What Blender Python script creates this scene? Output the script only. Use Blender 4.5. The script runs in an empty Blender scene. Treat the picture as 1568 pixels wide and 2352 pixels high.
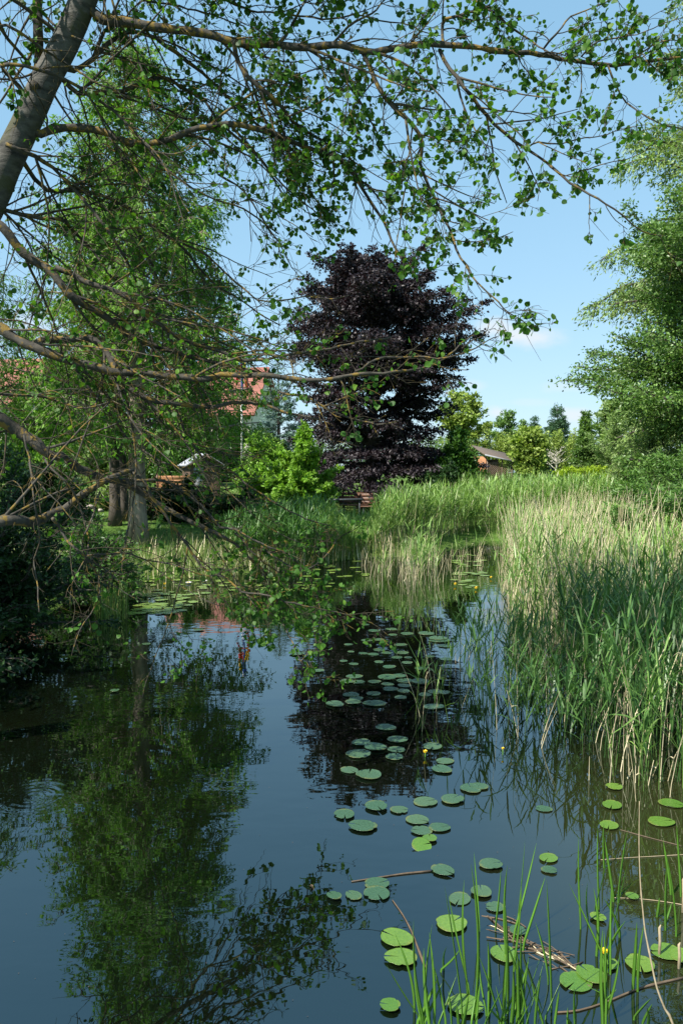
import bpy, math, random
import numpy as np
from mathutils import Vector
C = bpy.context.scene
R = math.radians
# ---------------------------------------------------------------- camera, sky, sun, exposure
CAM_H, FPX, PITCH = 2.4, 1800.0, math.atan(91 / 1800.0)
cd = bpy.data.cameras.new('camera'); cam = bpy.data.objects.new('camera', cd); C.collection.objects.link(cam)
cd.sensor_fit = 'VERTICAL'; cd.sensor_height = 36.0; cd.lens = FPX / 2352 * 36; cd.clip_end = 4000; cd.clip_start = 0.05
cam.location = (0, 0, CAM_H); cam.rotation_euler = (math.pi / 2 - PITCH, 0, 0)
C.camera = cam
SUN = Vector((-0.62, -0.52, 0.0)).normalized() * math.cos(R(50)) + Vector((0, 0, math.sin(R(50))))
sl = bpy.data.lights.new('sun', 'SUN'); so = bpy.data.objects.new('sun', sl); C.collection.objects.link(so)
sl.energy = 5.0; sl.angle = R(0.53); sl.color = (1.0, 0.95, 0.86)
so.rotation_euler = SUN.to_track_quat('Z', 'Y').to_euler(); so.location = (-20, -20, 30)
W = bpy.data.worlds.new('World'); C.world = W; W.use_nodes = True
C.view_settings.view_transform = 'Standard'; C.view_settings.look = 'None'
C.view_settings.exposure = 1.08; C.view_settings.gamma = 1
SKY_STRENGTH = 0.12

def make_world():
    nt = W.node_tree; N = nt.nodes; L = nt.links; N.clear()
    out = N.new('ShaderNodeOutputWorld'); bg = N.new('ShaderNodeBackground'); bg.inputs[1].default_value = SKY_STRENGTH
    sky = N.new('ShaderNodeTexSky'); sky.sky_type = 'NISHITA'; sky.sun_disc = False
    sky.sun_elevation = R(50); sky.sun_rotation = math.atan2(SUN.x, SUN.y)
    sky.altitude = 30; sky.air_density = 1.0; sky.dust_density = 0.5; sky.ozone_density = 0.9
    tc = N.new('ShaderNodeTexCoord'); sep = N.new('ShaderNodeSeparateXYZ'); L.new(tc.outputs['Generated'], sep.inputs[0])
    def M(op, a, b=None, c=None):
        m = N.new('ShaderNodeMath'); m.operation = op
        for i, v in enumerate((a, b, c)):
            if v is None: continue
            if hasattr(v, 'is_output'): L.new(v, m.inputs[i])
            else: m.inputs[i].default_value = v
        return m.outputs[0]
    yy = M('MAXIMUM', sep.outputs[1], 0.02)
    u = M('DIVIDE', sep.outputs[0], yy); v = M('DIVIDE', sep.outputs[2], yy)
    cmb = N.new('ShaderNodeCombineXYZ'); L.new(u, cmb.inputs[0]); L.new(M('MULTIPLY', v, 1.8), cmb.inputs[1])
    no = N.new('ShaderNodeTexNoise'); no.inputs['Scale'].default_value = 16; no.inputs['Detail'].default_value = 6
    no.inputs['Roughness'].default_value = 0.55; L.new(cmb.outputs[0], no.inputs['Vector'])
    nz = M('MULTIPLY', M('SUBTRACT', no.outputs[0], 0.5), 1.9)
    total = None
    for px, py, a, b, amp in [(1195, 776, 95, 34, .9), (1130, 758, 55, 26, .75), (1090, 887, 30, 14, .35), (1290, 890, 60, 18, .35),
                              (1140, 948, 34, 18, .75), (1320, 955, 48, 24, .75), (1210, 925, 70, 10, .2), (700, 1010, 260, 26, .4), (150, 985, 180, 30, .5), (40, 760, 120, 50, .45)]:
        u0, v0 = (px - 784) / FPX, (1085 - py) / FPX
        q = M('SQRT', M('ADD', M('POWER', M('DIVIDE', M('ABSOLUTE', M('SUBTRACT', u, u0)), a / FPX), 2.0),
                        M('POWER', M('DIVIDE', M('ABSOLUTE', M('SUBTRACT', v, v0)), b / FPX), 2.0)))
        mr = N.new('ShaderNodeMapRange'); mr.interpolation_type = 'SMOOTHSTEP'
        L.new(M('ADD', q, nz), mr.inputs[0])
        mr.inputs[1].default_value = 1.15; mr.inputs[2].default_value = 0.1; mr.inputs[3].default_value = 0; mr.inputs[4].default_value = amp
        total = mr.outputs[0] if total is None else M('MAXIMUM', total, mr.outputs[0])
    total = M('MULTIPLY', total, M('GREATER_THAN', sep.outputs[1], 0.02))
    mx = N.new('ShaderNodeMix'); mx.data_type = 'RGBA'; L.new(total, mx.inputs['Factor'])
    sc = N.new('ShaderNodeSeparateColor'); L.new(sky.outputs[0], sc.inputs[0]); cc = N.new('ShaderNodeCombineColor')   # soften the steep horizon glow
    for i, (g, k) in enumerate(((.5, 1.12), (.38, 1.78), (.35, 2.2))): L.new(M('MULTIPLY', M('POWER', M('MAXIMUM', sc.outputs[i], .001), g), k), cc.inputs[i])
    L.new(cc.outputs[0], mx.inputs[6]); mx.inputs[7].default_value = (3.4, 3.65, 3.85, 1)
    L.new(mx.outputs[2], bg.inputs[0]); L.new(bg.outputs[0], out.inputs[0])
make_world()

# ---------------------------------------------------------------- helpers
def at(px, py, D):
    """point on the ray through photo pixel (1568 x 2352 scale) at distance D ahead of the camera"""
    a, b = (px - 784) / FPX, (1176 - py) / FPX
    y = math.cos(PITCH) + b * math.sin(PITCH); z = -math.sin(PITCH) + b * math.cos(PITCH)
    return np.array((a * D / y, D, CAM_H + z * D / y))
def on(px, py, z=0.0):
    """where that ray meets the level plane z"""
    a, b = (px - 784) / FPX, (1176 - py) / FPX
    y = math.cos(PITCH) + b * math.sin(PITCH); zz = -math.sin(PITCH) + b * math.cos(PITCH)
    s = (z - CAM_H) / zz
    return np.array((a * s, y * s, z))
def unit(a):
    return a / np.maximum(np.linalg.norm(a, axis=-1, keepdims=True), 1e-9)

class MB:
    def __init__(s): s.v = []; s.f = []; s.n = 0
    def add(s, V, F, mi=0):
        V = np.asarray(V, float).reshape(-1, 3); F = np.asarray(F, int)
        s.v.append(V); s.f.append((F + s.n, mi)); s.n += len(V)
    def build(s, name, mats, parent=None, smooth=True):
        if not isinstance(mats, (list, tuple)): mats = [mats]
        me = bpy.data.meshes.new(name)
        V = np.concatenate(s.v)
        lv = np.concatenate([F.ravel() for F, _ in s.f]); tot = np.concatenate([np.full(len(F), F.shape[1]) for F, _ in s.f])
        mi = np.concatenate([np.full(len(F), m) for F, m in s.f]); st = np.concatenate([[0], np.cumsum(tot)[:-1]])
        me.vertices.add(len(V)); me.vertices.foreach_set('co', V.ravel().astype(np.float32))
        me.loops.add(len(lv)); me.loops.foreach_set('vertex_index', lv.astype(np.int32))
        me.polygons.add(len(tot)); me.polygons.foreach_set('loop_start', st.astype(np.int32))
        for m in mats: me.materials.append(m)
        me.polygons.foreach_set('material_index', mi.astype(np.int32))
        me.polygons.foreach_set('use_smooth', np.full(len(tot), smooth))
        me.update(calc_edges=True)
        o = bpy.data.objects.new(name, me); C.collection.objects.link(o)
        if parent is not None: o.parent = parent
        return o
    def box(s, c, d, rz=0, mi=0, rx=0, ry=0):
        c = np.array(c, float); hx, hy, hz = d[0] / 2, d[1] / 2, d[2] / 2; b = min(hx, hy, hz) * 0.12
        V = []
        for z, i in ((-hz, b), (-hz + b, 0), (hz - b, 0), (hz, b)):
            for x, y in ((-1, -1), (1, -1), (1, 1), (-1, 1)): V.append((x * (hx - i), y * (hy - i), z))
        V = np.array(V)
        for ang, ax in ((rx, 0), (ry, 1), (rz, 2)):
            if ang:
                ca, sa = math.cos(ang), math.sin(ang); i, j = [(1, 2), (2, 0), (0, 1)][ax]
                vi, vj = V[:, i].copy(), V[:, j].copy(); V[:, i] = ca * vi - sa * vj; V[:, j] = sa * vi + ca * vj
        F = [(3, 2, 1, 0), (12, 13, 14, 15)]
        for r in range(3):
            for k in range(4): F.append((r * 4 + k, r * 4 + (k + 1) % 4, r * 4 + 4 + (k + 1) % 4, r * 4 + 4 + k))
        s.add(V + c, F, mi)
    def tube(s, P, rad, k=6, mi=0):
        P = np.asarray(P, float); n = len(P); rad = np.broadcast_to(np.asarray(rad, float), (n,))
        T = unit(np.gradient(P, axis=0))
        ref = np.array((0.31, 0.17, 0.93)) if abs(T[0][2]) < 0.8 else np.array((0.9, 0.3, 0.1))
        A = unit(ref - (T @ ref)[:, None] * T); B = np.cross(T, A)
        th = np.arange(k) / k * 2 * math.pi
        V = P[:, None] + rad[:, None, None] * (np.cos(th)[None, :, None] * A[:, None] + np.sin(th)[None, :, None] * B[:, None])
        i = np.arange(n - 1)[:, None] * k; j = np.arange(k)[None]; j2 = (j + 1) % k
        F = np.stack([i + j, i + j2, i + k + j2, i + k + j], -1).reshape(-1, 4)
        s.add(V, F, mi)
        off = s.n - n * k
        s.f.append((np.arange(k)[None, ::-1] + off, mi)); s.f.append((np.arange(k)[None] + off + (n - 1) * k, mi))

def tubes(mb, P, rad, k=3, mi=0):
    """many tubes at once: P (m,n,3), rad (m,n)"""
    m, n, _ = P.shape
    if m == 0: return
    T = unit(np.gradient(P, axis=1)); ref = np.array((0.37, 0.21, 0.9))
    A = unit(ref - (T @ ref)[..., None] * T); B = np.cross(T, A)
    th = np.arange(k) / k * 2 * math.pi
    V = P[:, :, None] + rad[:, :, None, None] * (np.cos(th)[:, None] * A[:, :, None] + np.sin(th)[:, None] * B[:, :, None])
    base = (np.arange(m) * n * k)[:, None, None]; i = (np.arange(n - 1) * k)[None, :, None]; j = np.arange(k)[None, None]; j2 = (j + 1) % k
    F = np.stack([base + i + j, base + i + j2, base + i + k + j2, base + i + k + j], -1).reshape(-1, 4)
    mb.add(V, F, mi)

def leaves(mb, P, A, Bv, ln, wd, mi=0, fold=0.12):
    """pointed leaf blades, folded a little along the midrib: P base, A axis, Bv side"""
    m = len(P)
    if m == 0: return
    A = unit(A); Bv = unit(Bv - (Bv * A).sum(1, keepdims=True) * A); Nn = np.cross(A, Bv)
    ln = np.broadcast_to(ln, (m,))[:, None]; wd = np.broadcast_to(wd, (m,))[:, None]
    V = np.stack([P, P + A * ln * .42 + Bv * wd * .5 + Nn * wd * fold, P + A * ln - Nn * ln * .06, P + A * ln * .42 - Bv * wd * .5 + Nn * wd * fold], 1)
    q = np.arange(m)[:, None] * 4
    mb.add(V, np.concatenate([q + np.array([0, 1, 2]), q + np.array([0, 2, 3])]), mi)

def strips(mb, P, side, wd, mi=0):
    """ribbons: P (m,n,3) midlines, side (m,3), wd (m,n) widths"""
    m, n, _ = P.shape
    if m == 0: return
    off = side[:, None] * wd[..., None] * .5
    V = np.stack([P - off, P + off], 2)
    base = (np.arange(m) * n * 2)[:, None]; i = np.arange(n - 1)[None] * 2
    F = np.stack([base + i, base + i + 1, base + i + 3, base + i + 2], -1).reshape(-1, 4)
    mb.add(V, F, mi)

def spline(P, step):
    """Catmull-Rom through P, resampled to about `step`"""
    P = np.asarray(P, float); Q = np.vstack([2 * P[0] - P[1], P, 2 * P[-1] - P[-2]]); out = []
    for i in range(1, len(Q) - 2):
        a, b, c, d = Q[i - 1:i + 3]; n = max(2, int(np.linalg.norm(c[:3] - b[:3]) / step))
        for t in np.arange(n) / n:
            out.append(.5 * (2 * b + (c - a) * t + (2 * a - 5 * b + 4 * c - d) * t * t + (3 * b - a - 3 * c + d) * t ** 3))
    out.append(P[-1]); return np.array(out)

def tag(o, label=None, cat=None, group=None, kind=None):
    if label: o['label'] = label
    if cat: o['category'] = cat
    if group: o['group'] = group
    if kind: o['kind'] = kind
    return o
def thing(name, label, cat, loc=(0, 0, 0), rz=0, group=None):
    o = bpy.data.objects.new(name, None); C.collection.objects.link(o); o.empty_display_size = .2
    o.location = loc; o.rotation_euler = (0, 0, rz)
    return tag(o, label, cat, group)
def copy_tree(o, parent=None):
    c = o.copy(); C.collection.objects.link(c)
    if parent is not None: c.parent = parent
    for ch in list(o.children): copy_tree(ch, c)
    return c

# ---------------------------------------------------------------- materials
def nodes(name):
    m = bpy.data.materials.new(name); m.use_nodes = True; nt = m.node_tree
    for n in list(nt.nodes): nt.nodes.remove(n)
    o = nt.nodes.new('ShaderNodeOutputMaterial'); p = nt.nodes.new('ShaderNodeBsdfPrincipled')
    nt.links.new(p.outputs[0], o.inputs[0]); return m, nt, p, o
def noise(nt, scale, detail=4, rough=.55, vec=None, stretch=None):
    n = nt.nodes.new('ShaderNodeTexNoise'); n.inputs['Scale'].default_value = scale; n.inputs['Detail'].default_value = detail; n.inputs['Roughness'].default_value = rough
    tc = nt.nodes.new('ShaderNodeTexCoord'); src = tc.outputs['Object']
    if stretch:
        mp = nt.nodes.new('ShaderNodeMapping'); mp.inputs['Scale'].default_value = stretch; nt.links.new(src, mp.inputs[0]); src = mp.outputs[0]
    nt.links.new(src, n.inputs['Vector']); return n.outputs[0]
def ramp(nt, fac, stops):
    r = nt.nodes.new('ShaderNodeValToRGB'); e = r.color_ramp.elements
    while len(e) < len(stops): e.new(.5)
    for el, (p, c) in zip(e, stops): el.position = p; el.color = (*c, 1)
    nt.links.new(fac, r.inputs[0]); return r.outputs[0]
def mixc(nt, fac, a, b, mode='MIX'):
    m = nt.nodes.new('ShaderNodeMix'); m.data_type = 'RGBA'; m.blend_type = mode
    for s, v in ((m.inputs['Factor'], fac), (m.inputs[6], a), (m.inputs[7], b)):
        if hasattr(v, 'is_output'): nt.links.new(v, s)
        elif isinstance(v, (int, float)): s.default_value = v
        else: s.default_value = (*v, 1)
    return m.outputs[2]
def bump(nt, p, h, strength=.3, dist=.02):
    b = nt.nodes.new('ShaderNodeBump'); b.inputs['Strength'].default_value = strength; b.inputs['Distance'].default_value = dist
    nt.links.new(h, b.inputs['Height']); nt.links.new(b.outputs[0], p.inputs['Normal']); return b
def leaf_mat(name, c1, c2, trans=.35, rough=.45, spec=.35, nscale=.9, tint=(1.15, 1.25, .55), c3=None):
    m, nt, p, o = nodes(name)
    g = nt.nodes.new('ShaderNodeNewGeometry')
    stops = [(0, c1), (1, c2)] if c3 is None else [(0, c1), (.8, c2), (.93, c2), (1, c3)]
    col = ramp(nt, g.outputs['Random Per Island'], stops)
    v = ramp(nt, noise(nt, nscale, 2), [(.3, (.72, .72, .72)), (.7, (1.2, 1.2, 1.1))])
    col = mixc(nt, 1.0, col, v, 'MULTIPLY')
    nt.links.new(col, p.inputs['Base Color']); p.inputs['Roughness'].default_value = rough; p.inputs['Specular IOR Level'].default_value = spec
    t = nt.nodes.new('ShaderNodeBsdfTranslucent'); nt.links.new(mixc(nt, 1.0, col, tint, 'MULTIPLY'), t.inputs[0])
    ms = nt.nodes.new('ShaderNodeMixShader'); ms.inputs[0].default_value = trans
    nt.links.new(p.outputs[0], ms.inputs[1]); nt.links.new(t.outputs[0], ms.inputs[2]); nt.links.new(ms.outputs[0], o.inputs[0])
    return m
def bark_mat(name, c1, c2, scale=6, stretch=(1, 1, .25), lichen=None, lscale=9, lcut=.56, strength=.6, rough=.85):
    m, nt, p, o = nodes(name)
    n = noise(nt, scale, 8, .65, stretch=stretch)
    col = ramp(nt, n, [(.32, c1), (.68, c2)])
    if lichen:
        l = ramp(nt, noise(nt, lscale, 6, .6), [(lcut, (0, 0, 0)), (lcut + .06, (1, 1, 1))])
        f = nt.nodes.new('ShaderNodeRGBToBW'); nt.links.new(l, f.inputs[0])
        col = mixc(nt, f.outputs[0], col, lichen)
    nt.links.new(col, p.inputs['Base Color']); p.inputs['Roughness'].default_value = rough; p.inputs['Specular IOR Level'].default_value = .25
    bump(nt, p, n, strength, .02); return m
def plain(name, c1, c2=None, scale=5, rough=.6, stretch=None, bstr=.15, spec=.4, metal=0):
    m, nt, p, o = nodes(name); n = noise(nt, scale, 6, .6, stretch=stretch)
    nt.links.new(ramp(nt, n, [(.3, c1), (.7, c2 or tuple(x * .75 for x in c1))]), p.inputs['Base Color'])
    p.inputs['Roughness'].default_value = rough; p.inputs['Specular IOR Level'].default_value = spec; p.inputs['Metallic'].default_value = metal
    if bstr: bump(nt, p, n, bstr, .01)
    return m
def planks(name, c1, c2, width=.12, axis=2, rough=.75):
    """boards with dark joints, cut across the given axis"""
    m, nt, p, o = nodes(name); tc = nt.nodes.new('ShaderNodeTexCoord'); sp = nt.nodes.new('ShaderNodeSeparateXYZ'); nt.links.new(tc.outputs['Object'], sp.inputs[0])
    d = nt.nodes.new('ShaderNodeMath'); d.operation = 'DIVIDE'; nt.links.new(sp.outputs[axis], d.inputs[0]); d.inputs[1].default_value = width
    fr = nt.nodes.new('ShaderNodeMath'); fr.operation = 'FRACT'; nt.links.new(d.outputs[0], fr.inputs[0])
    fl = nt.nodes.new('ShaderNodeMath'); fl.operation = 'FLOOR'; nt.links.new(d.outputs[0], fl.inputs[0])
    wn = nt.nodes.new('ShaderNodeTexWhiteNoise'); wn.noise_dimensions = '1D'; nt.links.new(fl.outputs[0], wn.inputs['W'])
    col = mixc(nt, wn.outputs[0], c1, c2)
    st = [6, 6, 6]; st[axis] = 40
    col = mixc(nt, 1.0, col, ramp(nt, noise(nt, 1, 5, stretch=st), [(.3, (.75, .75, .75)), (.7, (1.1, 1.1, 1.1))]), 'MULTIPLY')
    j = ramp(nt, fr.outputs[0], [(0, (.15, .15, .15)), (.07, (1, 1, 1)), (.95, (1, 1, 1)), (1, (.15, .15, .15))])
    nt.links.new(mixc(nt, 1.0, col, j, 'MULTIPLY'), p.inputs['Base Color']); p.inputs['Roughness'].default_value = rough
    bump(nt, p, j, .5, .01); return m
M = {}
M['aspen_bark'] = bark_mat('aspen_bark', (.018, .018, .016), (.12, .114, .10), 6, (1, 1, 2.6), lichen=(.06, .06, .035), lscale=4, lcut=.55, strength=.8)
M['limb_bark'] = bark_mat('limb_bark', (.022, .020, .016), (.075, .067, .054), 14, (1, 1, 1), lichen=(.15, .10, .022), lscale=15, lcut=.52)
M['twig_bark'] = bark_mat('twig_bark', (.02, .017, .012), (.06, .05, .03), 20, (1, 1, 1), lichen=(.14, .095, .02), lscale=9, lcut=.54)
M['larch_bark'] = bark_mat('larch_bark', (.09, .065, .05), (.38, .31, .25), 7, (1, 1, .18), strength=1)
M['dark_bark'] = bark_mat('dark_bark', (.035, .03, .025), (.10, .085, .07), 8, (1, 1, .3))
M['pale_bark'] = bark_mat('pale_bark', (.35, .32, .27), (.6, .56, .48), 8, (1, 1, .3))
M['aspen_leaf'] = leaf_mat('aspen_leaf', (.026, .08, .016), (.07, .17, .025), .46, .5, .22, .8, (1.5, 1.55, .4), (.13, .23, .04))
M['larch_leaf'] = leaf_mat('larch_leaf', (.085, .20, .026), (.17, .325, .045), .32, .6, .2, .7, (1.2, 1.3, .5))
M['beech_leaf'] = leaf_mat('beech_leaf', (.013, .010, .014), (.036, .027, .036), .12, .5, .4, .8, (1.4, .55, .6), (.07, .056, .066))
M['willow_leaf'] = leaf_mat('willow_leaf', (.12, .21, .055), (.23, .33, .10), .32, .45, .4, .5, (1.1, 1.2, .6), (.22, .29, .15))
M['alder_leaf'] = leaf_mat('alder_leaf', (.07, .15, .035), (.15, .25, .06), .3, .4, .4, .6)
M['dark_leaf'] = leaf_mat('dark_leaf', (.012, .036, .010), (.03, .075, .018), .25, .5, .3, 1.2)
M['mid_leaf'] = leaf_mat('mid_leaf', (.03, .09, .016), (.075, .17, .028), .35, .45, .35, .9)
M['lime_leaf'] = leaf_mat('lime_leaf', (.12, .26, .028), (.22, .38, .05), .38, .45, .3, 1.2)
M['yellow_leaf'] = leaf_mat('yellow_leaf', (.22, .34, .015), (.34, .45, .03), .35, .5, .3, 1.5)
M['hedge_leaf'] = leaf_mat('hedge_leaf', (.15, .23, .04), (.27, .35, .075), .3, .5, .3, .6)
M['spruce_leaf'] = leaf_mat('spruce_leaf', (.03, .085, .04), (.07, .14, .065), .15, .55, .25, .5)
M['blue_leaf'] = leaf_mat('blue_leaf', (.08, .16, .14), (.17, .26, .235), .15, .55, .3, .8)
M['narrow_leaf'] = leaf_mat('narrow_leaf', (.07, .17, .035), (.15, .26, .06), .4, .45, .35, .8)
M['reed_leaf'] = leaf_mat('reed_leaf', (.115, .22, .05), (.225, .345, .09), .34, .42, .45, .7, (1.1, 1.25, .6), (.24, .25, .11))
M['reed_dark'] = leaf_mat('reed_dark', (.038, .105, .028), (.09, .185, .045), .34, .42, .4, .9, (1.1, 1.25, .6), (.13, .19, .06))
M['straw'] = leaf_mat('straw', (.50, .42, .26), (.80, .71, .50), .15, .6, .3, 1.5, (1, 1, .8))
M['dull_straw'] = plain('dull_straw', (.22, .17, .10), (.36, .29, .19), 30, .7)
M['sedge'] = leaf_mat('sedge', (.06, .17, .02), (.12, .27, .03), .4, .35, .45, 2, (1.2, 1.3, .4))
M['grass'] = leaf_mat('grass', (.05, .12, .018), (.11, .20, .03), .35, .5, .3, .6, (1.2, 1.2, .4))
M['bank_grass'] = leaf_mat('bank_grass', (.08, .17, .035), (.20, .27, .07), .35, .5, .3, .9, (1.1, 1.2, .5), (.33, .26, .13))

def water_mat():
    m, nt, p, o = nodes('pond_water'); L = nt.links
    n = noise(nt, .5, 3); L.new(ramp(nt, n, [(.3, (.0014, .0024, .0012)), (.75, (.0028, .0040, .0016))]), p.inputs['Base Color'])
    base = p.inputs['Base Color'].links[0].from_socket     # shallows by the right bed: olive of sunlit murk put into the colour
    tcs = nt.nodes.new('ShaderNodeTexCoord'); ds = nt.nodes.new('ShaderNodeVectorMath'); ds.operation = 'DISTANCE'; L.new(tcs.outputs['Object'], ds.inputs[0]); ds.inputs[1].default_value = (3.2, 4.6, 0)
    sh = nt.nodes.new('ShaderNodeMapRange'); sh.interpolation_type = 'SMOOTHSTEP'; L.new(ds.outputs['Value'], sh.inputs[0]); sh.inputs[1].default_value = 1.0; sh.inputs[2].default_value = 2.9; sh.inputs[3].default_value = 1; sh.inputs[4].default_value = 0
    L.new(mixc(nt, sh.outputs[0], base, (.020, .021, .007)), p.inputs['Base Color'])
    p.inputs['Roughness'].default_value = .008; p.inputs['IOR'].default_value = 2.15; p.inputs['Specular Tint'].default_value = (.66, .93, 1, 1)
    def MM(op, a, b):
        k = nt.nodes.new('ShaderNodeMath'); k.operation = op
        for i, v in enumerate((a, b)):
            if hasattr(v, 'is_output'): L.new(v, k.inputs[i])
            else: k.inputs[i].default_value = v
        return k.outputs[0]
    fine = noise(nt, 3.2, 2, .5, stretch=(.9, 1.5, 1)); broad = noise(nt, .7, 1, .5, stretch=(1, 1.3, 1))
    wind = ramp(nt, noise(nt, .33, 3), [(.42, (.12, .12, .12)), (.66, (1, 1, 1))])
    h = MM('ADD', MM('MULTIPLY', fine, MM('MULTIPLY', wind, .55)), MM('MULTIPLY', broad, .5))
    rc = on(78, 1830)
    tc = nt.nodes.new('ShaderNodeTexCoord'); vm = nt.nodes.new('ShaderNodeVectorMath'); vm.operation = 'DISTANCE'
    L.new(tc.outputs['Object'], vm.inputs[0]); vm.inputs[1].default_value = tuple(rc)
    d = vm.outputs['Value']; ring = MM('SINE', MM('MULTIPLY', d, 95.0), 0)
    fall = nt.nodes.new('ShaderNodeMapRange'); L.new(d, fall.inputs[0]); fall.inputs[1].default_value = .05; fall.inputs[2].default_value = .42; fall.inputs[3].default_value = .02; fall.inputs[4].default_value = 0
    h = MM('ADD', h, MM('MULTIPLY', ring, fall.outputs[0]))
    bump(nt, p, h, 1.0, .0062); return m
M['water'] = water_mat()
def ground_mat():
    m, nt, p, o = nodes('lawn_ground'); n1 = noise(nt, .35, 4); n2 = noise(nt, 14, 6, .7)
    a = ramp(nt, n2, [(.3, (.045, .095, .018)), (.7, (.10, .17, .032))])
    b = ramp(nt, n2, [(.3, (.07, .065, .03)), (.7, (.17, .16, .07))])
    f = ramp(nt, n1, [(.52, (0, 0, 0)), (.72, (.6, .6, .6))]); bw = nt.nodes.new('ShaderNodeRGBToBW'); nt.links.new(f, bw.inputs[0])
    nt.links.new(mixc(nt, bw.outputs[0], a, b), p.inputs['Base Color']); p.inputs['Roughness'].default_value = .95
    p.inputs['Specular IOR Level'].default_value = .1; bump(nt, p, n2, .6, .05); return m
M['ground'] = ground_mat()
def pad_mat(name, c1, c2, spots):
    m, nt, p, o = nodes(name)
    oi = nt.nodes.new('ShaderNodeObjectInfo'); col = mixc(nt, oi.outputs['Random'], c1, c2)
    s = ramp(nt, noise(nt, 34, 3, .6), [(spots, (1, 1, 1)), (spots + .07, (.45, .4, .3))])
    tc0 = nt.nodes.new('ShaderNodeTexCoord'); ln = nt.nodes.new('ShaderNodeVectorMath'); ln.operation = 'LENGTH'; sf = nt.nodes.new('ShaderNodeVectorMath'); sf.inputs[1].default_value = (.06, 0, 0); nt.links.new(tc0.outputs['Object'], sf.inputs[0]); nt.links.new(sf.outputs[0], ln.inputs[0])
    wob = nt.nodes.new('ShaderNodeMath'); wob.operation = 'MULTIPLY_ADD'; nt.links.new(noise(nt, 5, 4, .7), wob.inputs[0]); wob.inputs[1].default_value = .34; nt.links.new(ln.outputs['Value'], wob.inputs[2])
    edge = ramp(nt, wob.outputs[0], [(.60, (0, 0, 0)), (.72, (1, 1, 1))]); eb = nt.nodes.new('ShaderNodeRGBToBW'); nt.links.new(edge, eb.inputs[0])
    yl = nt.nodes.new('ShaderNodeMath'); yl.operation = 'MULTIPLY'; nt.links.new(eb.outputs[0], yl.inputs[0]); yl.inputs[1].default_value = .55
    col = mixc(nt, yl.outputs[0], col, (.17, .16, .035))
    col = mixc(nt, 1.0, col, s, 'MULTIPLY')
    v = ramp(nt, noise(nt, 9, 3), [(.3, (.8, .85, .85)), (.7, (1.15, 1.1, 1.05))]); col = mixc(nt, 1.0, col, v, 'MULTIPLY')
    tc = nt.nodes.new('ShaderNodeTexCoord'); gr = nt.nodes.new('ShaderNodeTexGradient'); gr.gradient_type = 'RADIAL'; mp = nt.nodes.new('ShaderNodeMapping'); mp.inputs['Location'].default_value = (.06, 0, 0); nt.links.new(tc.outputs['Object'], mp.inputs[0]); nt.links.new(mp.outputs[0], gr.inputs[0])
    ve = nt.nodes.new('ShaderNodeMath'); ve.operation = 'PINGPONG'; ml = nt.nodes.new('ShaderNodeMath'); ml.operation = 'MULTIPLY'; nt.links.new(gr.outputs['Fac'], ml.inputs[0]); ml.inputs[1].default_value = 26; nt.links.new(ml.outputs[0], ve.inputs[0]); ve.inputs[1].default_value = 1
    vein = ramp(nt, ve.outputs[0], [(.0, (1.22, 1.18, 1.25)), (.2, (1, 1, 1)), (1, (.95, .96, .95))]); col = mixc(nt, .7, col, vein, 'MULTIPLY')
    nt.links.new(col, p.inputs['Base Color']); p.inputs['Roughness'].default_value = .26; p.inputs['Specular IOR Level'].default_value = .6
    bump(nt, p, noise(nt, 22, 4), .25, .01); return m
M['pad_fresh'] = pad_mat('pad_fresh', (.052, .13, .018), (.105, .185, .027), .66)
M['pad_old'] = pad_mat('pad_old', (.034, .082, .042), (.056, .105, .05), .6)
M['pad_far'] = pad_mat('pad_far', (.105, .18, .03), (.165, .235, .05), .68)

# ---------------------------------------------------------------- ground and water
POND = np.array([(-9, -9), (-7.5, 2), (-5.0, 7), (-4.9, 11), (-5.0, 14.5), (-6.2, 17.2), (-3.2, 18.0), (-1.2, 19.2), (0, 21.5), (1.6, 22.3), (2.6, 23.5), (4.2, 26),
                 (5.4, 27.6), (6.2, 26.6), (5.9, 23), (5.6, 18), (5.3, 14), (5.0, 10), (4.6, 7), (4.2, 3), (5.5, -9)], float)
def pond_dist(x, y):
    """signed distance from the pond edge, positive on land"""
    x, y = np.asarray(x, float), np.asarray(y, float); d = np.full(x.shape, 1e9); ins = np.zeros(x.shape, bool)
    for i in range(len(POND)):
        ax, ay = POND[i]; bx, by = POND[(i + 1) % len(POND)]; ex, ey = bx - ax, by - ay
        t = np.clip(((x - ax) * ex + (y - ay) * ey) / (ex * ex + ey * ey), 0, 1)
        d = np.minimum(d, np.hypot(x - ax - t * ex, y - ay - t * ey))
        c = ((ay > y) != (by > y)) & (x < ex * (y - ay) / (ey if ey else 1e-9) + ax); ins ^= c
    return np.where(ins, -d, d)
def GH(x, y):
    d = pond_dist(x, y); x = np.asarray(x, float); y = np.asarray(y, float)
    land = .06 + .22 * np.clip(d / .8, 0, 1) + 1.5 * np.clip(d / 18, 0, 1) ** 1.3
    land = land + .03 * np.sin(x * .9 + 1) * np.cos(y * .7) * np.clip(d / 4, 0, 1)
    return np.where(d > 0, land, np.maximum(-.9, d * .7))
def g1(x, y): return float(GH(np.array([x]), np.array([y]))[0])
def axis(lo, a, b, hi, step):
    mid = list(np.arange(a, b, step)); o1 = []; s = step; v = b
    while v < hi: o1.append(v); s *= 1.25; v += s
    o1.append(hi); o0 = []; s = step; v = a
    while v > lo: s *= 1.25; v -= s; o0.append(max(v, lo))
    return np.array(o0[::-1] + mid + o1)
gx = axis(-900, -14, 14, 900, .35); gy = axis(-300, -10, 44, 1600, .35)
XX, YY = np.meshgrid(gx, gy); ZZ = GH(XX, YY); nx, ny = len(gx), len(gy)
mb = MB(); i = (np.arange(ny - 1) * nx)[:, None]; j = np.arange(nx - 1)[None]
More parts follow.
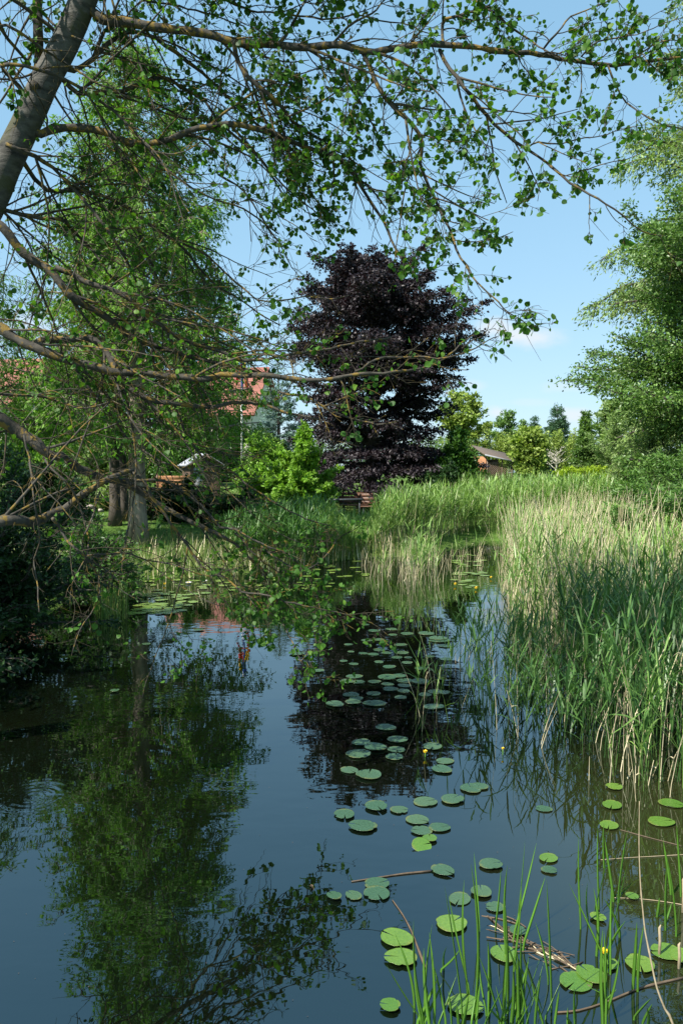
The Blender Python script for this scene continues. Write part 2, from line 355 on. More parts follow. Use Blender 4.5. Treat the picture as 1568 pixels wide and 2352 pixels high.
mb.add(np.stack([XX, YY, ZZ], -1).reshape(-1, 3), np.stack([i + j, i + j + 1, i + nx + j + 1, i + nx + j], -1).reshape(-1, 4))
tag(mb.build('ground', M['ground']), kind='structure')
mb = MB(); mb.add([(-11, -11, 0), (9, -11, 0), (9, 30, 0), (-11, 30, 0)], [(0, 1, 2, 3)])
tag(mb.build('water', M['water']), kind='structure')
# ---------------------------------------------------------------- trees and shrubs
def spray(rng, P1, n2, len2, nleaf, leaf, flat=.5, droop=.25, sig=.06, spread=(35, 75), s0=.15, hang=0., axis_out=.6, tip=.12):
    """side shoots along the boughs P1 (m,n,3) and leaves along the shoots"""
    m, n, _ = P1.shape; L1 = np.linalg.norm(np.diff(P1, axis=1), axis=2).sum(1)
    idx = rng.choice(m, n2, p=L1 / L1.sum()); s = s0 + (1 - s0) * rng.random(n2) ** .75
    f = s * (n - 1); k = np.minimum(f.astype(int), n - 2); fr = (f - k)[:, None]
    p = P1[idx, k] * (1 - fr) + P1[idx, k + 1] * fr; t = unit(P1[idx, k + 1] - P1[idx, k])
    ang = np.radians(rng.uniform(*spread, n2)) * rng.choice([-1, 1], n2) * (1 - .55 * (s > .93))
    d = np.stack([t[:, 0] * np.cos(ang) - t[:, 1] * np.sin(ang), t[:, 0] * np.sin(ang) + t[:, 1] * np.cos(ang), t[:, 2] * .6 + rng.normal(0, .22, n2)], 1)
    d[:, 2] -= hang; d = unit(d)
    L2 = (len2 * (1.08 - s) + tip * len2) * rng.uniform(.6, 1.35, n2) * np.clip(L1[idx] / L1.mean(), .4, 1.6) ** .5
    u = np.linspace(0, 1, 5)[None, :, None]
    P2 = p[:, None] + d[:, None] * L2[:, None, None] * u + np.array((0, 0, -1.)) * (droop * L2)[:, None, None] * u ** 2
    li = rng.choice(n2, nleaf, p=L2 / L2.sum()); uu = rng.random(nleaf) ** .8
    lp = p[li] + d[li] * (L2[li] * uu)[:, None]; lp[:, 2] -= droop * L2[li] * uu ** 2
    lp += rng.normal(0, 1, (nleaf, 3)) * sig * (1, 1, .7)
    ax = unit(d[li] * axis_out + rng.normal(0, .55, (nleaf, 3)) + np.array((0, 0, -.18 - hang * .5)))
    sd = np.cross(ax, np.array((0, 0, 1.))) * flat + rng.normal(0, 1, (nleaf, 3)) * (1 - flat)
    return P2, (lp, ax, sd, leaf[0] * rng.uniform(.6, 1.35, nleaf), leaf[1] * rng.uniform(.7, 1.3, nleaf))

def finish(root, trunk, P1, R1, P2, r2, lv, bark, leafm, leaf_sub=None):
    mb = MB()
    for pts, rad, k in trunk: mb.tube(pts, rad, k)
    if len(trunk): mb.build('trunk', M[bark], root)
    mb = MB(); tubes(mb, P1, R1, 5); tubes(mb, P2, np.linspace(r2, r2 * .35, P2.shape[1])[None].repeat(len(P2), 0), 3)
    mb.build('limbs', M[bark], root)
    mb = MB(); leaves(mb, *lv); mb.build('crown', M[leafm], root)

def tree(name, label, cat, x, y, H, r0, prof, bark, leafm, seed, n1=50, t0=.15, e=(20, 50), bend=25, n2=900, len2=1.0, nleaf=9000,
         leaf=(.12, .07), flat=.5, droop=.25, sig=.06, hang=0., group=None, wob=.15, z=None, r2=.008, spread=(35, 75), axis_out=.6, twin=None, pw=1.0, s0=.15, tip=.12, azb=None):
    rng = np.random.default_rng(seed); z = g1(x, y) - .05 if z is None else z
    root = thing(name, label, cat, (x, y, z), 0, group)
    tt = np.linspace(0, 1, 16); tp = np.stack([wob * np.sin(tt * 5 + seed) * tt, wob * np.cos(tt * 4 + seed) * tt - wob * tt, tt * H], 1)
    tr = r0 * (1 - tt) ** .8 + .012; tr[0] *= 1.3
    trunk = [(tp, tr, 12)]
    if twin is not None:
        dx, h0, r = twin; q = np.linspace(0, 1, 10)
        trunk.append((np.stack([dx * (.15 + .85 * q ** .6), .1 * q, h0 + (H * .75 - h0) * q], 1), r * (1 - q) ** .7 + .012, 10))
    ti = t0 + (1 - t0) * ((np.arange(n1) + rng.random(n1)) / n1) ** pw; ti = np.clip(ti, 0, .985)
    az = np.arange(n1) * 2.39996 + rng.uniform(-.5, .5, n1)
    if azb is not None: az = np.where(rng.random(n1) < .4, azb + rng.normal(0, .7, n1), az)
    L = np.array([prof(t) for t in ti]) * rng.uniform(.72, 1.15, n1); el = np.radians(e[0] + (e[1] - e[0]) * ti + rng.normal(0, 7, n1))
    st = np.stack([np.interp(ti, tt, tp[:, a]) for a in range(3)], 1); P1 = [st]; n = 8
    kink = rng.normal(0, .16, (n1, n))
    for k in range(1, n):
        ee = el - np.radians(bend) * (k / n) ** 1.3 + kink[:, k] * .6; aa = az + kink[:, k]
        P1.append(P1[-1] + np.stack([np.cos(aa) * np.cos(ee), np.sin(aa) * np.cos(ee), np.sin(ee)], 1) * (L / (n - 1))[:, None])
    P1 = np.stack(P1, 1); rb = np.clip(.35 * np.interp(ti, tt, tr), .01, .2) * np.clip(L / 3, .4, 1)
    R1 = rb[:, None] * np.linspace(1, .2, n)[None]
    P2, lv = spray(rng, P1, n2, len2, nleaf, leaf, flat, droop, sig, spread, s0, hang, axis_out, tip)
    finish(root, trunk, P1, R1, P2, r2, lv, bark, leafm)
    return root

def shrub(name, label, cat, x, y, rx, ry, H, bark, leafm, seed, n1=40, n2=500, len2=.5, nleaf=6000, leaf=(.09, .05), flat=.4, droop=.15, sig=.05,
          group=None, z=None, hang=0., low=.05, axis_out=.6, r0=.03, r2=.006, arch=.0):
    rng = np.random.default_rng(seed); z = g1(x, y) - .05 if z is None else z
    root = thing(name, label, cat, (x, y, z), 0, group)
    az = np.arange(n1) * 2.39996 + rng.uniform(-.4, .4, n1); sv = np.clip(low + (1 - low) * rng.random(n1), 0, 1); ch = np.sqrt(1 - sv ** 2)
    sc = rng.uniform(.72, 1.08, n1)
    end = np.stack([np.cos(az) * ch * rx, np.sin(az) * ch * ry, sv * H], 1) * sc[:, None]; end[:, 2] = np.maximum(end[:, 2], H * .08)
    u = np.linspace(0, 1, 7)[None, :, None]; b0 = np.stack([np.cos(az) * .08 * rx, np.sin(az) * .08 * ry, np.zeros(n1)], 1)
    mid = end * np.array((.35, .35, .62 + arch)); P1 = b0[:, None] * (1 - u) ** 2 + 2 * u * (1 - u) * mid[:, None] + end[:, None] * u ** 2
    P1 = P1 + rng.normal(0, .02 * H, P1.shape) * u; R1 = r0 * rng.uniform(.5, 1, n1)[:, None] * np.linspace(1, .2, 7)[None]
    P2, lv = spray(rng, P1, n2, len2, nleaf, leaf, flat, droop, sig, (30, 80), .12, hang, axis_out, .25)
    finish(root, [], P1, R1, P2, r2, lv, bark, leafm)
    return root

# larch with two stems on the lawn across the water
lx = on(318, 1252, .42)
def larch_prof(t): return 4.5 * (1 - t) ** .62 * min(1, .6 + t * 2.2)
tree('larch_tree', 'tall feathery bright green larch with a double trunk on the lawn across the pond', 'tree', lx[0], lx[1], 13.6, .24, larch_prof, 'larch_bark', 'larch_leaf', 11,
     n1=125, t0=.21, e=(4, 36), bend=8, n2=4200, len2=1.2, nleaf=85000, leaf=(.14, .042), flat=.1, droop=.5, sig=.04, hang=.42, twin=(.22, 1.2, .13), wob=.06, axis_out=.35, r2=.007, pw=.9, tip=.2)

# copper beech
bx = at(852, 1100, 36)
def beech_prof(t): return float(np.interp(t, [0, .12, .25, .38, .52, .65, .8, .92, 1], [5.5, 5.7, 3.7, 3.5, 5.0, 5.0, 3.9, 2.3, .8]))
tree('copper_beech', 'large dark purple copper beech with tiered foliage behind the far reeds', 'tree', bx[0], 36, 10.5, .27, beech_prof, 'dark_bark', 'beech_leaf', 5,
     n1=150, t0=.07, e=(-2, 55), bend=28, n2=7000, len2=1.35, nleaf=150000, leaf=(.145, .095), flat=.6, droop=.3, sig=.07, wob=.25, pw=.85, s0=.2)

# trees at the right edge
def tall_prof(t): return 5.2 * math.sin(min(1, (t + .12) * 1.15) * math.pi * .9) ** .6 + .4
tree('willow_tree', 'tall silvery green willow rising past the right edge of the view', 'tree', 15.6, 31, 22.5, .4, tall_prof, 'dark_bark', 'willow_leaf', 21,
     n1=130, t0=.1, e=(30, 65), bend=70, n2=5500, len2=1.8, nleaf=100000, leaf=(.21, .065), flat=.2, droop=.5, sig=.12, hang=.25, wob=.5, r2=.01)
def alder_prof(t): return 5.0 * math.sin(min(1, (t + .1) * 1.0) * math.pi * .88) ** .5 * (.84 + .28 * math.sin(t * 19 + .6))
tree('alder_tree', 'bushy green tree with ragged boughs reaching left in front of the tall willow', 'tree', 12.7, 26, 10.2, .25, alder_prof, 'dark_bark', 'alder_leaf', 33,
     n1=80, t0=.1, e=(14, 50), bend=16, n2=3200, len2=1.15, nleaf=82000, leaf=(.125, .075), flat=.12, droop=.3, sig=.15, wob=.4, azb=math.pi * .95)
for k, (px, py, D, rx, H, nl, lab) in enumerate([
        (1530, 1080, 22, 1.9, 3.0, 12000, 'sallow bush with narrow light green leaves at the right edge above the reeds'),
        (1500, 1075, 27, 1.8, 3.4, 10000, 'grey green willow bush below the ragged boughs of the right hand trees'),
        (1590, 1150, 16, 1.9, 2.5, 9000, 'lowest and nearest light green willow bush at the right edge, half sunk in reeds'),
        (1425, 1065, 50, 2.9, 4.6, 9000, 'grey green willow bush behind the bright yellow green hedge')]):
    p = at(px, py, D)
    shrub('willow_bush', lab, 'bush', p[0], D, rx, rx, H, 'dark_bark', ['narrow_leaf', 'willow_leaf', 'narrow_leaf', 'willow_leaf'][k], 40 + k, nleaf=nl * 3, n2=1500, len2=.8, leaf=(.13, .038), hang=.1, droop=.3, flat=.2)

# garden trees in the distance, left to right
FAR = 'trees beyond the gardens'
def round_prof(t): return math.sin(min(1, t + .02) * math.pi) ** .55
def cone_prof(t): return (1 - t) ** .85 + .04
def far_round(label, px, D, top, w, leafm, seed, nl=7000, name='garden_tree', lf=.3):
    p = at(px, 1085, D); H = 2.4 + (1085 - top) / FPX * D - g1(p[0], D); rw = w / FPX * D / 2
    return tree(name, label, 'tree', p[0], D, H, .03 * H, lambda t: rw * (.25 + .85 * round_prof(t)), 'dark_bark', leafm, seed, n1=34, t0=.12, e=(15, 60), bend=15, n2=420, len2=rw * .4,
                nleaf=nl, leaf=(lf, lf * .6), flat=.3, sig=lf * .6, wob=.1 * H / 8, r2=.012)
far_round('round topped yellowish green tree just right of the copper beech', 1062, 72, 920, 128, 'hedge_leaf', 51, 11000)
far_round('lower grey green tree on the skyline between the round topped tree and the dark conifers', 1162, 95, 948, 74, 'alder_leaf', 52, 6000)
far_round('small pale tree low on the skyline left of the first conifer', 1198, 130, 968, 36, 'alder_leaf', 53, 3000, lf=.35)
far_round('light green orchard tree in front of the dark conifers', 1215, 62, 992, 84, 'hedge_leaf', 54, 7000)
def far_cone(label, px, D, top, w, leafm, seed, nl, name='spruce_tree', dens=1):
    p = at(px, 1085, D); H = 2.4 + (1085 - top) / FPX * D - g1(p[0], D); rw = w / FPX * D / 2
    return tree(name, label, 'tree', p[0], D, H, .022 * H, lambda t: rw * cone_prof(t) * (1.05 if int(t * 30) % 2 else .8), 'dark_bark', leafm, seed, n1=110, t0=.05, e=(-5, 30), bend=-8, n2=1500, len2=rw * .36,
                nleaf=nl, leaf=(.22, .08), flat=.5, sig=.07, hang=.12, wob=.05, r2=.01)
far_cone('dark spruce with a single pointed top, the larger conifer on the skyline', 1277, 88, 930, 122, 'spruce_leaf', 61, 34000)
far_cone('smaller dark spruce left of the large skyline conifer', 1226, 92, 957, 84, 'spruce_leaf', 62, 20000)
far_cone('bright green columnar thuja beside the willow bushes', 1343, 52, 944, 74, 'alder_leaf', 63, 20000, 'thuja_tree')
far_round('grey green willow right of the columnar thuja on the skyline', 1412, 60, 930, 110, 'willow_leaf', 55, 8000)
far_round('feathery pale willow behind the ragged boughs of the alder', 1500, 70, 905, 120, 'willow_leaf', 56, 8000)
# dead pale tree
def dead_tree():
    p = at(1275, 1085, 69); rng = np.random.default_rng(8); z = g1(p[0], 69)
    root = thing('dead_tree', 'bare whitish dead branches standing out of the yellow green hedge', 'tree', (p[0], 69, z))
    mb = MB(); tip = -.2 + (1085 - 985) / FPX * 69
    mb.tube([(0, 0, 0), (.05, 0, 1.2), (.0, .1, tip * .6)], [.10, .08, .05], 8); mb.build('trunk', M['pale_bark'], root); mb = MB()
    for k in range(17):
        a = rng.uniform(0, 6.28); L = rng.uniform(.5, 1.1); z0 = rng.uniform(.9, tip * .6)
        q = np.array([(0, 0, z0)] + [(math.cos(a) * L * s * (1 + .2 * rng.normal()), math.sin(a) * L * s, z0 + L * s * rng.uniform(.5, .95)) for s in (.3, .55, .8, 1)])
        mb.tube(q, [.035, .03, .024, .018, .01], 5)
        for m_ in range(4):
            i = rng.integers(1, 4); e = q[i] + np.array((rng.normal(0, .4), rng.normal(0, .4), rng.uniform(.1, .5))); mb.tube([q[i], (q[i] + e) / 2 + rng.normal(0, .06, 3), e], [.015, .011, .006], 4)
    mb.build('branches', M['pale_bark'], root)
dead_tree()
# hedges of the gardens
def hedge(label, px0, px1, D, top, depth, leafm, seed, nl, name='hedge', lf=.12):
    a, b = at(px0, 1085, D), at(px1, 1085, D); rng = np.random.default_rng(seed); cx = (a[0] + b[0]) / 2; wx = (b[0] - a[0]); z = g1(cx, D) - .05
    H = 2.4 + (1085 - top) / FPX * D - z
    root = thing(name, label, 'hedge', (cx, D, z))
    n1 = int(20 + wx * 6); bxp = np.stack([rng.uniform(-wx / 2, wx / 2, n1), rng.uniform(-depth / 2, depth / 2, n1) * .5, np.zeros(n1)], 1)
    e = bxp + np.stack([rng.normal(0, .25, n1), rng.normal(0, .3, n1) * depth, H * rng.uniform(.8, 1.0, n1)], 1)
    u = np.linspace(0, 1, 5)[None, :, None]; P1 = bxp[:, None] * (1 - u) + e[:, None] * u + rng.normal(0, .04, (n1, 5, 3)) * u
    P2, lv = spray(rng, P1, n1 * 9, .5 * depth + .15, nl, (lf, lf * .6), .2, .1, lf * .7, (20, 90), .02, 0, .5, .3)
    mb = MB(); tubes(mb, P1, .025 * np.linspace(1, .3, 5)[None].repeat(n1, 0), 4); tubes(mb, P2, np.full(P2.shape[:2], .006), 3); mb.build('stems', M['dark_bark'], root)
    mb = MB(); leaves(mb, *lv); mb.build('foliage', M[leafm], root)
hedge('tall loose yellowish green hedge behind the lattice shed', 1112, 1320, 71, 1000, 2.8, 'hedge_leaf', 71, 26000, lf=.17)
hedge('low clipped bright yellow green hedge above the reeds', 1296, 1382, 44, 1081, 1.0, 'yellow_leaf', 72, 7000)
hedge('distant dark green hedge line behind the dead tree', 1290, 1440, 75, 1020, 2.2, 'mid_leaf', 73, 7000, lf=.2)
hedge('mixed green hedge closing the gardens on the far left', -260, 330, 62, 985, 2.2, 'mid_leaf', 74, 15000, lf=.2)
hedge('high green hedge closing the lawn behind the copper beech', 640, 1100, 70, 1010, 2.4, 'alder_leaf', 75, 13000, lf=.2)
# left and middle garden shrubs
def shr(label, px, D, top, w, leafm, seed, nl, name='garden_shrub', lf=(.10, .055), n2=650, **kw):
    p = at(px, 1085, D); z = g1(p[0], D); H = 2.4 + (1085 - top) / FPX * D - z; rx = w / FPX * D / 2
    return shrub(name, label, 'bush', p[0], D, rx, rx, H, 'dark_bark', leafm, seed, nleaf=nl * 2, n2=n2 * 2, n1=60, len2=.38 * rx, leaf=(lf[0] * 1.35, lf[1] * 1.4), **kw)
shr('bright lime green rounded shrub in full sun left of the copper beech', 690, 31, 965, 178, 'lime_leaf', 81, 15000, lf=(.12, .07))
shr('smaller lime green shrub between the shed and the big lime shrub', 598, 34, 990, 130, 'lime_leaf', 82, 9000)
shr('mid green bush in the shade between the copper beech and the lattice shed', 1052, 34, 985, 130, 'mid_leaf', 83, 11000, lf=(.13, .075))
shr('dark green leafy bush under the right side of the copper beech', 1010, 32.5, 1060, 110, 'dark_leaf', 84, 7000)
shr('weeping green bush behind the brown shed and the larch', 430, 41, 930, 200, 'mid_leaf', 85, 14000, lf=(.14, .05), hang=.35)
shr('sunlit fresh green bush behind the left branches, above the rubble', 170, 33, 880, 240, 'lime_leaf', 86, 14000)
shr('grey leaved willow bush behind the larch lawn', 250, 29, 985, 170, 'willow_leaf', 87, 10000, lf=(.15, .045))
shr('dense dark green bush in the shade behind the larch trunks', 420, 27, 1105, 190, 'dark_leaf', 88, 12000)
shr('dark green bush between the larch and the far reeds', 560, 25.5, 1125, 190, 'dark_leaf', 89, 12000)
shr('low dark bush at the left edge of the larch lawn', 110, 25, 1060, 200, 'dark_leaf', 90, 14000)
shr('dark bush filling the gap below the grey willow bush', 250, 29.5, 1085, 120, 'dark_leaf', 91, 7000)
shr('tall mid green bush in front of the red roofed house', 520, 52, 925, 150, 'mid_leaf', 191, 9000, lf=(.16, .09))
shr('tall dark green bush left of the lime shrubs, hiding the house wall', 610, 46, 985, 130, 'alder_leaf', 192, 8000, lf=(.14, .08))
shr('high green bush in front of the cream house at the far left', 60, 44, 905, 190, 'mid_leaf', 193, 11000, lf=(.15, .09))
shr('olive green bush between the cream house and the larch', 300, 47, 930, 200, 'hedge_leaf', 194, 11000, lf=(.15, .09))
shr('yellowish bush in front of the gable of the red roofed house', 440, 48, 985, 120, 'hedge_leaf', 195, 8000, lf=(.15, .09))
p = at(30, 1085, 19)
tree('weeping_willow', 'slender leaved willow with drooping shoots at the far left behind the aspen', 'tree', p[0] - 1.4, 19.5, 7.4, .16, lambda t: 2.7 * math.sin(min(1, t + .1) * 2.8) ** .6 + .2, 'dark_bark', 'narrow_leaf', 92,
     n1=40, t0=.15, e=(30, 60), bend=70, n2=1000, len2=.8, nleaf=15000, leaf=(.15, .03), flat=.1, droop=.7, hang=.4, sig=.06)
p = at(640, 1085, 47)
tree('blue_spruce', 'pale blue grey spruce behind the lime green shrub', 'tree', p[0], 47, 7.4, .14, lambda t: 2.5 * (1 - t) ** .9 + .06, 'dark_bark', 'blue_leaf', 93, n1=70, t0=.04, e=(-4, 30), bend=-6, n2=900, len2=.75,
     nleaf=15000, leaf=(.18, .06), flat=.5, sig=.05, wob=.03)
# second stems behind the larch
for k, (px, D, r, lab) in enumerate([(263, 24.5, .17, 'shaded brown trunk standing left behind the larch'), (282, 25.5, .15, 'darker slim trunk close behind the other shaded trunk')]):
    p = at(px, 1085, D); tree('conifer_tree', lab, 'tree', p[0], D, 9.5 - k, r, lambda t: 2.0 * (1 - t) ** .7, 'dark_bark', 'mid_leaf', 95 + k, n1=40, t0=.3, e=(5, 35), bend=20, n2=700, len2=.7, nleaf=9000, leaf=(.12, .045), flat=.2, hang=.3, droop=.4, wob=.08)
# dark bushes on the near left bank
for k, (x, y, rx, ry, H, nl, lab) in enumerate([
        (-5.2, 11.2, 1.9, 2.3, 2.6, 36000, 'dense dark green bush overhanging the water at the left edge'),
        (-4.6, 14.6, 1.0, 1.2, 1.35, 9000, 'small mid green bush at the water end of the larch lawn'),
        (-5.3, 8.3, 1.7, 1.9, 2.0, 26000, 'nearest dark bush at the left edge, its twigs touching the water')]):
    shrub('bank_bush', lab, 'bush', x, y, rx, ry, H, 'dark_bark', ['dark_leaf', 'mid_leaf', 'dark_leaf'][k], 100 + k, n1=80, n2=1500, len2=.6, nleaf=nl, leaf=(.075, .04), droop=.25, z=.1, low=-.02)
# trees left of the frame that shade the left bank
tree('poplar_tree', 'tall green poplar on the left bank beyond the edge of the view', 'tree', -9.5, 7.5, 9.5, .25, lambda t: 3.2 * math.sin(min(1, t + .08) * 2.85) ** .6, 'dark_bark', 'mid_leaf', 120, n1=46, t0=.12, e=(25, 60), n2=900, len2=1, nleaf=15000, leaf=(.14, .1))
# ---------------------------------------------------------------- reeds, grass
def inpoly(poly, x, y):
    poly = np.asarray(poly); ins = np.zeros(x.shape, bool)
    for i in range(len(poly)):
        ax, ay = poly[i]; bx_, by_ = poly[(i + 1) % len(poly)]
        ins ^= ((ay > y) != (by_ > y)) & (x < (bx_ - ax) * (y - ay) / ((by_ - ay) or 1e-9) + ax)
    return ins
def scatter(rng, poly, dens, nmax=9000):
    poly = np.asarray(poly); a, b = poly.min(0), poly.max(0); n = int(min(nmax * 3, dens * np.prod(b - a)))
    x = rng.uniform(a[0], b[0], n); y = rng.uniform(a[1], b[1], n); k = inpoly(poly, x, y); return x[k], y[k]
def pix(pts, z=0.0): return np.array([on(px, py, z)[:2] for px, py in pts])

def reeds(name, label, x, y, seed, h=(1.4, 1.9), dry=.25, nleaf=7, leaf=(.34, .022), mats=('reed_leaf', 'straw'), lean=.16, hfun=None, dryh=1.1, clump=0, stem=.005, top=None, up=(.35, .95)):
    rng = np.random.default_rng(seed); n = len(x)
    if clump:
        kx = rng.normal(0, clump, n); x = x + kx * np.round(rng.random(n)); 
    z0 = np.maximum(GH(x, y), -.12) - .03; hh = rng.uniform(*h, n)
    hh *= .85 + .3 * (np.sin(x * 1.7 + seed) * np.cos(y * 1.1) * .5 + .5)
    if hfun is not None: hh = hh * hfun(x, y)
    if top is not None: hh = np.maximum(.35, np.minimum(hh, (top - z0) * rng.uniform(.8, 1.04, n)))
    isdry = rng.random(n) < dry; hh = np.where(isdry, hh * dryh * rng.uniform(.55, 1.1, n), hh)
    ld = rng.normal(0, 1, (n, 2)) * lean * hh[:, None] * np.where(isdry, 1.15, 1)[:, None]; ld[:, 0] += .05 * hh
    u = np.linspace(0, 1, 5)
    P = np.stack([x[:, None] + ld[:, :1] * u ** 1.6, y[:, None] + ld[:, 1:] * u ** 1.6, z0[:, None] + hh[:, None] * u], -1)
    mb = MB(); rad = stem * np.linspace(1, .45, 5)[None] * rng.uniform(.7, 1.2, n)[:, None]
    tubes(mb, P[~isdry], rad[~isdry], 3, 0); tubes(mb, P[isdry], rad[isdry] * 1.1, 3, 1)
    gi = np.where(~isdry)[0]; li = np.repeat(gi, nleaf); m = len(li)
    if m:
        t = rng.uniform(*up, m); t[::nleaf] = 1.0
        f = np.clip(t, 0, .999) * 4; k = f.astype(int); fr = (f - k)[:, None]
        p0 = P[li, k] * (1 - fr) + P[li, k + 1] * fr; az = rng.uniform(0, 2 * math.pi, m); out = np.stack([np.cos(az), np.sin(az), np.zeros(m)], 1)
        L = leaf[0] * rng.uniform(.55, 1.3, m) * (.7 + .5 * np.sin(t * 2.6)); ev = np.radians(rng.uniform(38, 82, m)); dr = rng.uniform(.0, .55, m) ** 1.4 * 1.3
        v = np.linspace(0, 1, 5)[None]
        Q = p0[:, None] + out[:, None] * (L * np.cos(ev))[:, None, None] * (v ** .9)[..., None] * 1.1
        Q[..., 2] += L[:, None] * (np.sin(ev)[:, None] * v - dr[:, None] * v ** 2)
        side = np.stack([-np.sin(az), np.cos(az), rng.normal(0, .35, m)], 1); wd = leaf[1] * rng.uniform(.7, 1.3, m)[:, None] * np.array([.55, 1, .9, .55, .04])[None]
        strips(mb, Q, unit(side), wd, 0)
    di = np.where(isdry)[0]; sub = di[rng.random(len(di)) < .3]; m = len(sub)
    if m:   # a few withered leaves left on the dry stems
        t = rng.uniform(.4, .9, m) * 4; k = t.astype(int); p0 = P[sub, k]; az = rng.uniform(0, 6.28, m); v = np.linspace(0, 1, 4)[None]; L = rng.uniform(.12, .3, m)
        Q = p0[:, None] + np.stack([np.cos(az), np.sin(az), np.zeros(m)], 1)[:, None] * (L[:, None] * v * .5)[..., None]; Q[..., 2] += L[:, None] * (v * .4 - v ** 2 * .9)
        strips(mb, Q, np.stack([-np.sin(az), np.cos(az), np.zeros(m)], 1), np.full((m, 4), .012) * np.array([1, 1, .7, .1]), 1)
    return tag(mb.build(name, [M[mats[0]], M[mats[1]]]), label, 'reeds', None, 'stuff')

rng = np.random.default_rng(3)
# right bed, sunlit, with much straw
x, y = scatter(rng, pix([(1175, 1268), (1900, 1268), (2350, 1560), (1560, 1545), (1290, 1500), (1165, 1420)]), 62)
reeds('reed_bed', 'sunlit reed bed mixed with pale dry stalks filling the right of the pond', x, y, 1, (1.1, 1.6), .52, 6, (.36, .022), stem=.0068, dryh=1.38, lean=.12, top=1.5)
x, y = scatter(rng, pix([(1150, 1255), (1180, 1262), (1185, 1420), (1158, 1440), (1146, 1330)]), 16)
reeds('dry_reeds', 'thin fringe of pale dry reed stalks in the open channel beside the right bed', x, y, 2, (.8, 1.3), .8, 4, stem=.0045)
# far right bank behind the channel
x, y = scatter(rng, np.array([(4.0, 28.2), (5.2, 27.6), (6.8, 26.5), (16, 26), (22, 31), (13, 33), (5.0, 33)]), 30)
reeds('reed_bed', 'tall fresh green reeds on the far bank below the lattice shed', x, y, 3, (1.5, 1.95), .12, 7, (.42, .03), stem=.006, top=2.2)
# far bank, middle
def mound(x, y):
    px = 784 + x / y * FPX
    return np.interp(px, [380, 500, 620, 720, 770, 800, 850, 880, 930, 1000, 1060, 1120], [.45, .5, .62, .72, .55, .38, .38, .8, .98, .95, .75, .75])
x, y = scatter(rng, np.array([(-2.4, 18.7), (-1.2, 19.0), (0, 21.3), (1.5, 22.7), (2.5, 24.2), (3.9, 26.4), (5.0, 28.2), (4.8, 29.8), (2.6, 26.6), (.8, 24.9), (-.6, 24.0), (-2.3, 22.5), (-3.2, 20.3)]), 75)
lf = 784 + x / y * FPX < 735
reeds('reed_bed', 'lush green reeds along the far bank in front of the copper beech', x[~lf], y[~lf], 4, (1.35, 1.8), .13, 8, (.40, .026), hfun=mound, stem=.0055)
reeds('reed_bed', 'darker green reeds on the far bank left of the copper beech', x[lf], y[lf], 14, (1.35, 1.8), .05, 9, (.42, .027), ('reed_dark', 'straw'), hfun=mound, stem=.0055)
x, y = scatter(rng, pix([(928, 1305), (1000, 1295), (1012, 1345), (945, 1355)]), 26)
reeds('reed_bed', 'isolated clump of reeds standing in the water before the far bank', x, y, 5, (.75, 1.35), .4, 6, (.36, .024))
x, y = scatter(rng, pix([(820, 1300), (1100, 1265), (1120, 1330), (860, 1350)]), 9)
reeds('dry_reeds', 'scattered pale reed stubble in the shallow water off the far bank', x, y, 6, (.3, .75), .85, 3)
# near right bed in the aspen's shade
x, y = scatter(rng, pix([(1290, 1490), (1560, 1500), (2150, 1560), (2050, 1830), (1568, 1815), (1420, 1795), (1370, 1740), (1300, 1640)]), 62)
def nearh(x, y):
    px = 784 + x / y * FPX
    return np.interp(px, [1100, 1250, 1400, 1550, 1700], [.62, .74, .92, 1.0, 1.0])
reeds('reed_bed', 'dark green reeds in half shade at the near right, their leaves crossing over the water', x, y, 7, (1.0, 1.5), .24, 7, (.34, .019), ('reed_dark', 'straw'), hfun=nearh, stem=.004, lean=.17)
x, y = scatter(rng, pix([(1060, 1500), (1280, 1470), (1330, 1640), (1360, 1740), (1180, 1710), (1040, 1640)]), 30)
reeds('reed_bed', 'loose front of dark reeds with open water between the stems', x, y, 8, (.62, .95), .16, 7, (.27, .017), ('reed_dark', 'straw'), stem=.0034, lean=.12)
x, y = scatter(rng, pix([(950, 1560), (1075, 1500), (1075, 1660), (1010, 1690), (950, 1690)]), 17)
reeds('reed_bed', 'thin scatter of short reeds among the middle lily pads', x, y, 9, (.4, .75), .3, 5, (.24, .014), ('reed_leaf', 'straw'), stem=.003, lean=.14)
x, y = scatter(rng, pix([(1340, 1740), (1430, 1790), (1640, 1810), (1800, 1880), (1568, 1900), (1420, 1830)]), 26)
reeds('reed_bed', 'sparse reed stems at the front edge of the right bed with cut straw stubs', x, y, 10, (.5, 1.1), .4, 6, (.30, .017), ('reed_leaf', 'straw'), stem=.0036, lean=.13)
x, y = scatter(rng, pix([(1330, 1760), (1568, 1790), (1568, 1850), (1330, 1800)]), 45)
reeds('reed_stubble', 'short broken straw stubs at the foot of the near reeds', x, y, 12, (.1, .3), .95, 2, stem=.0045)

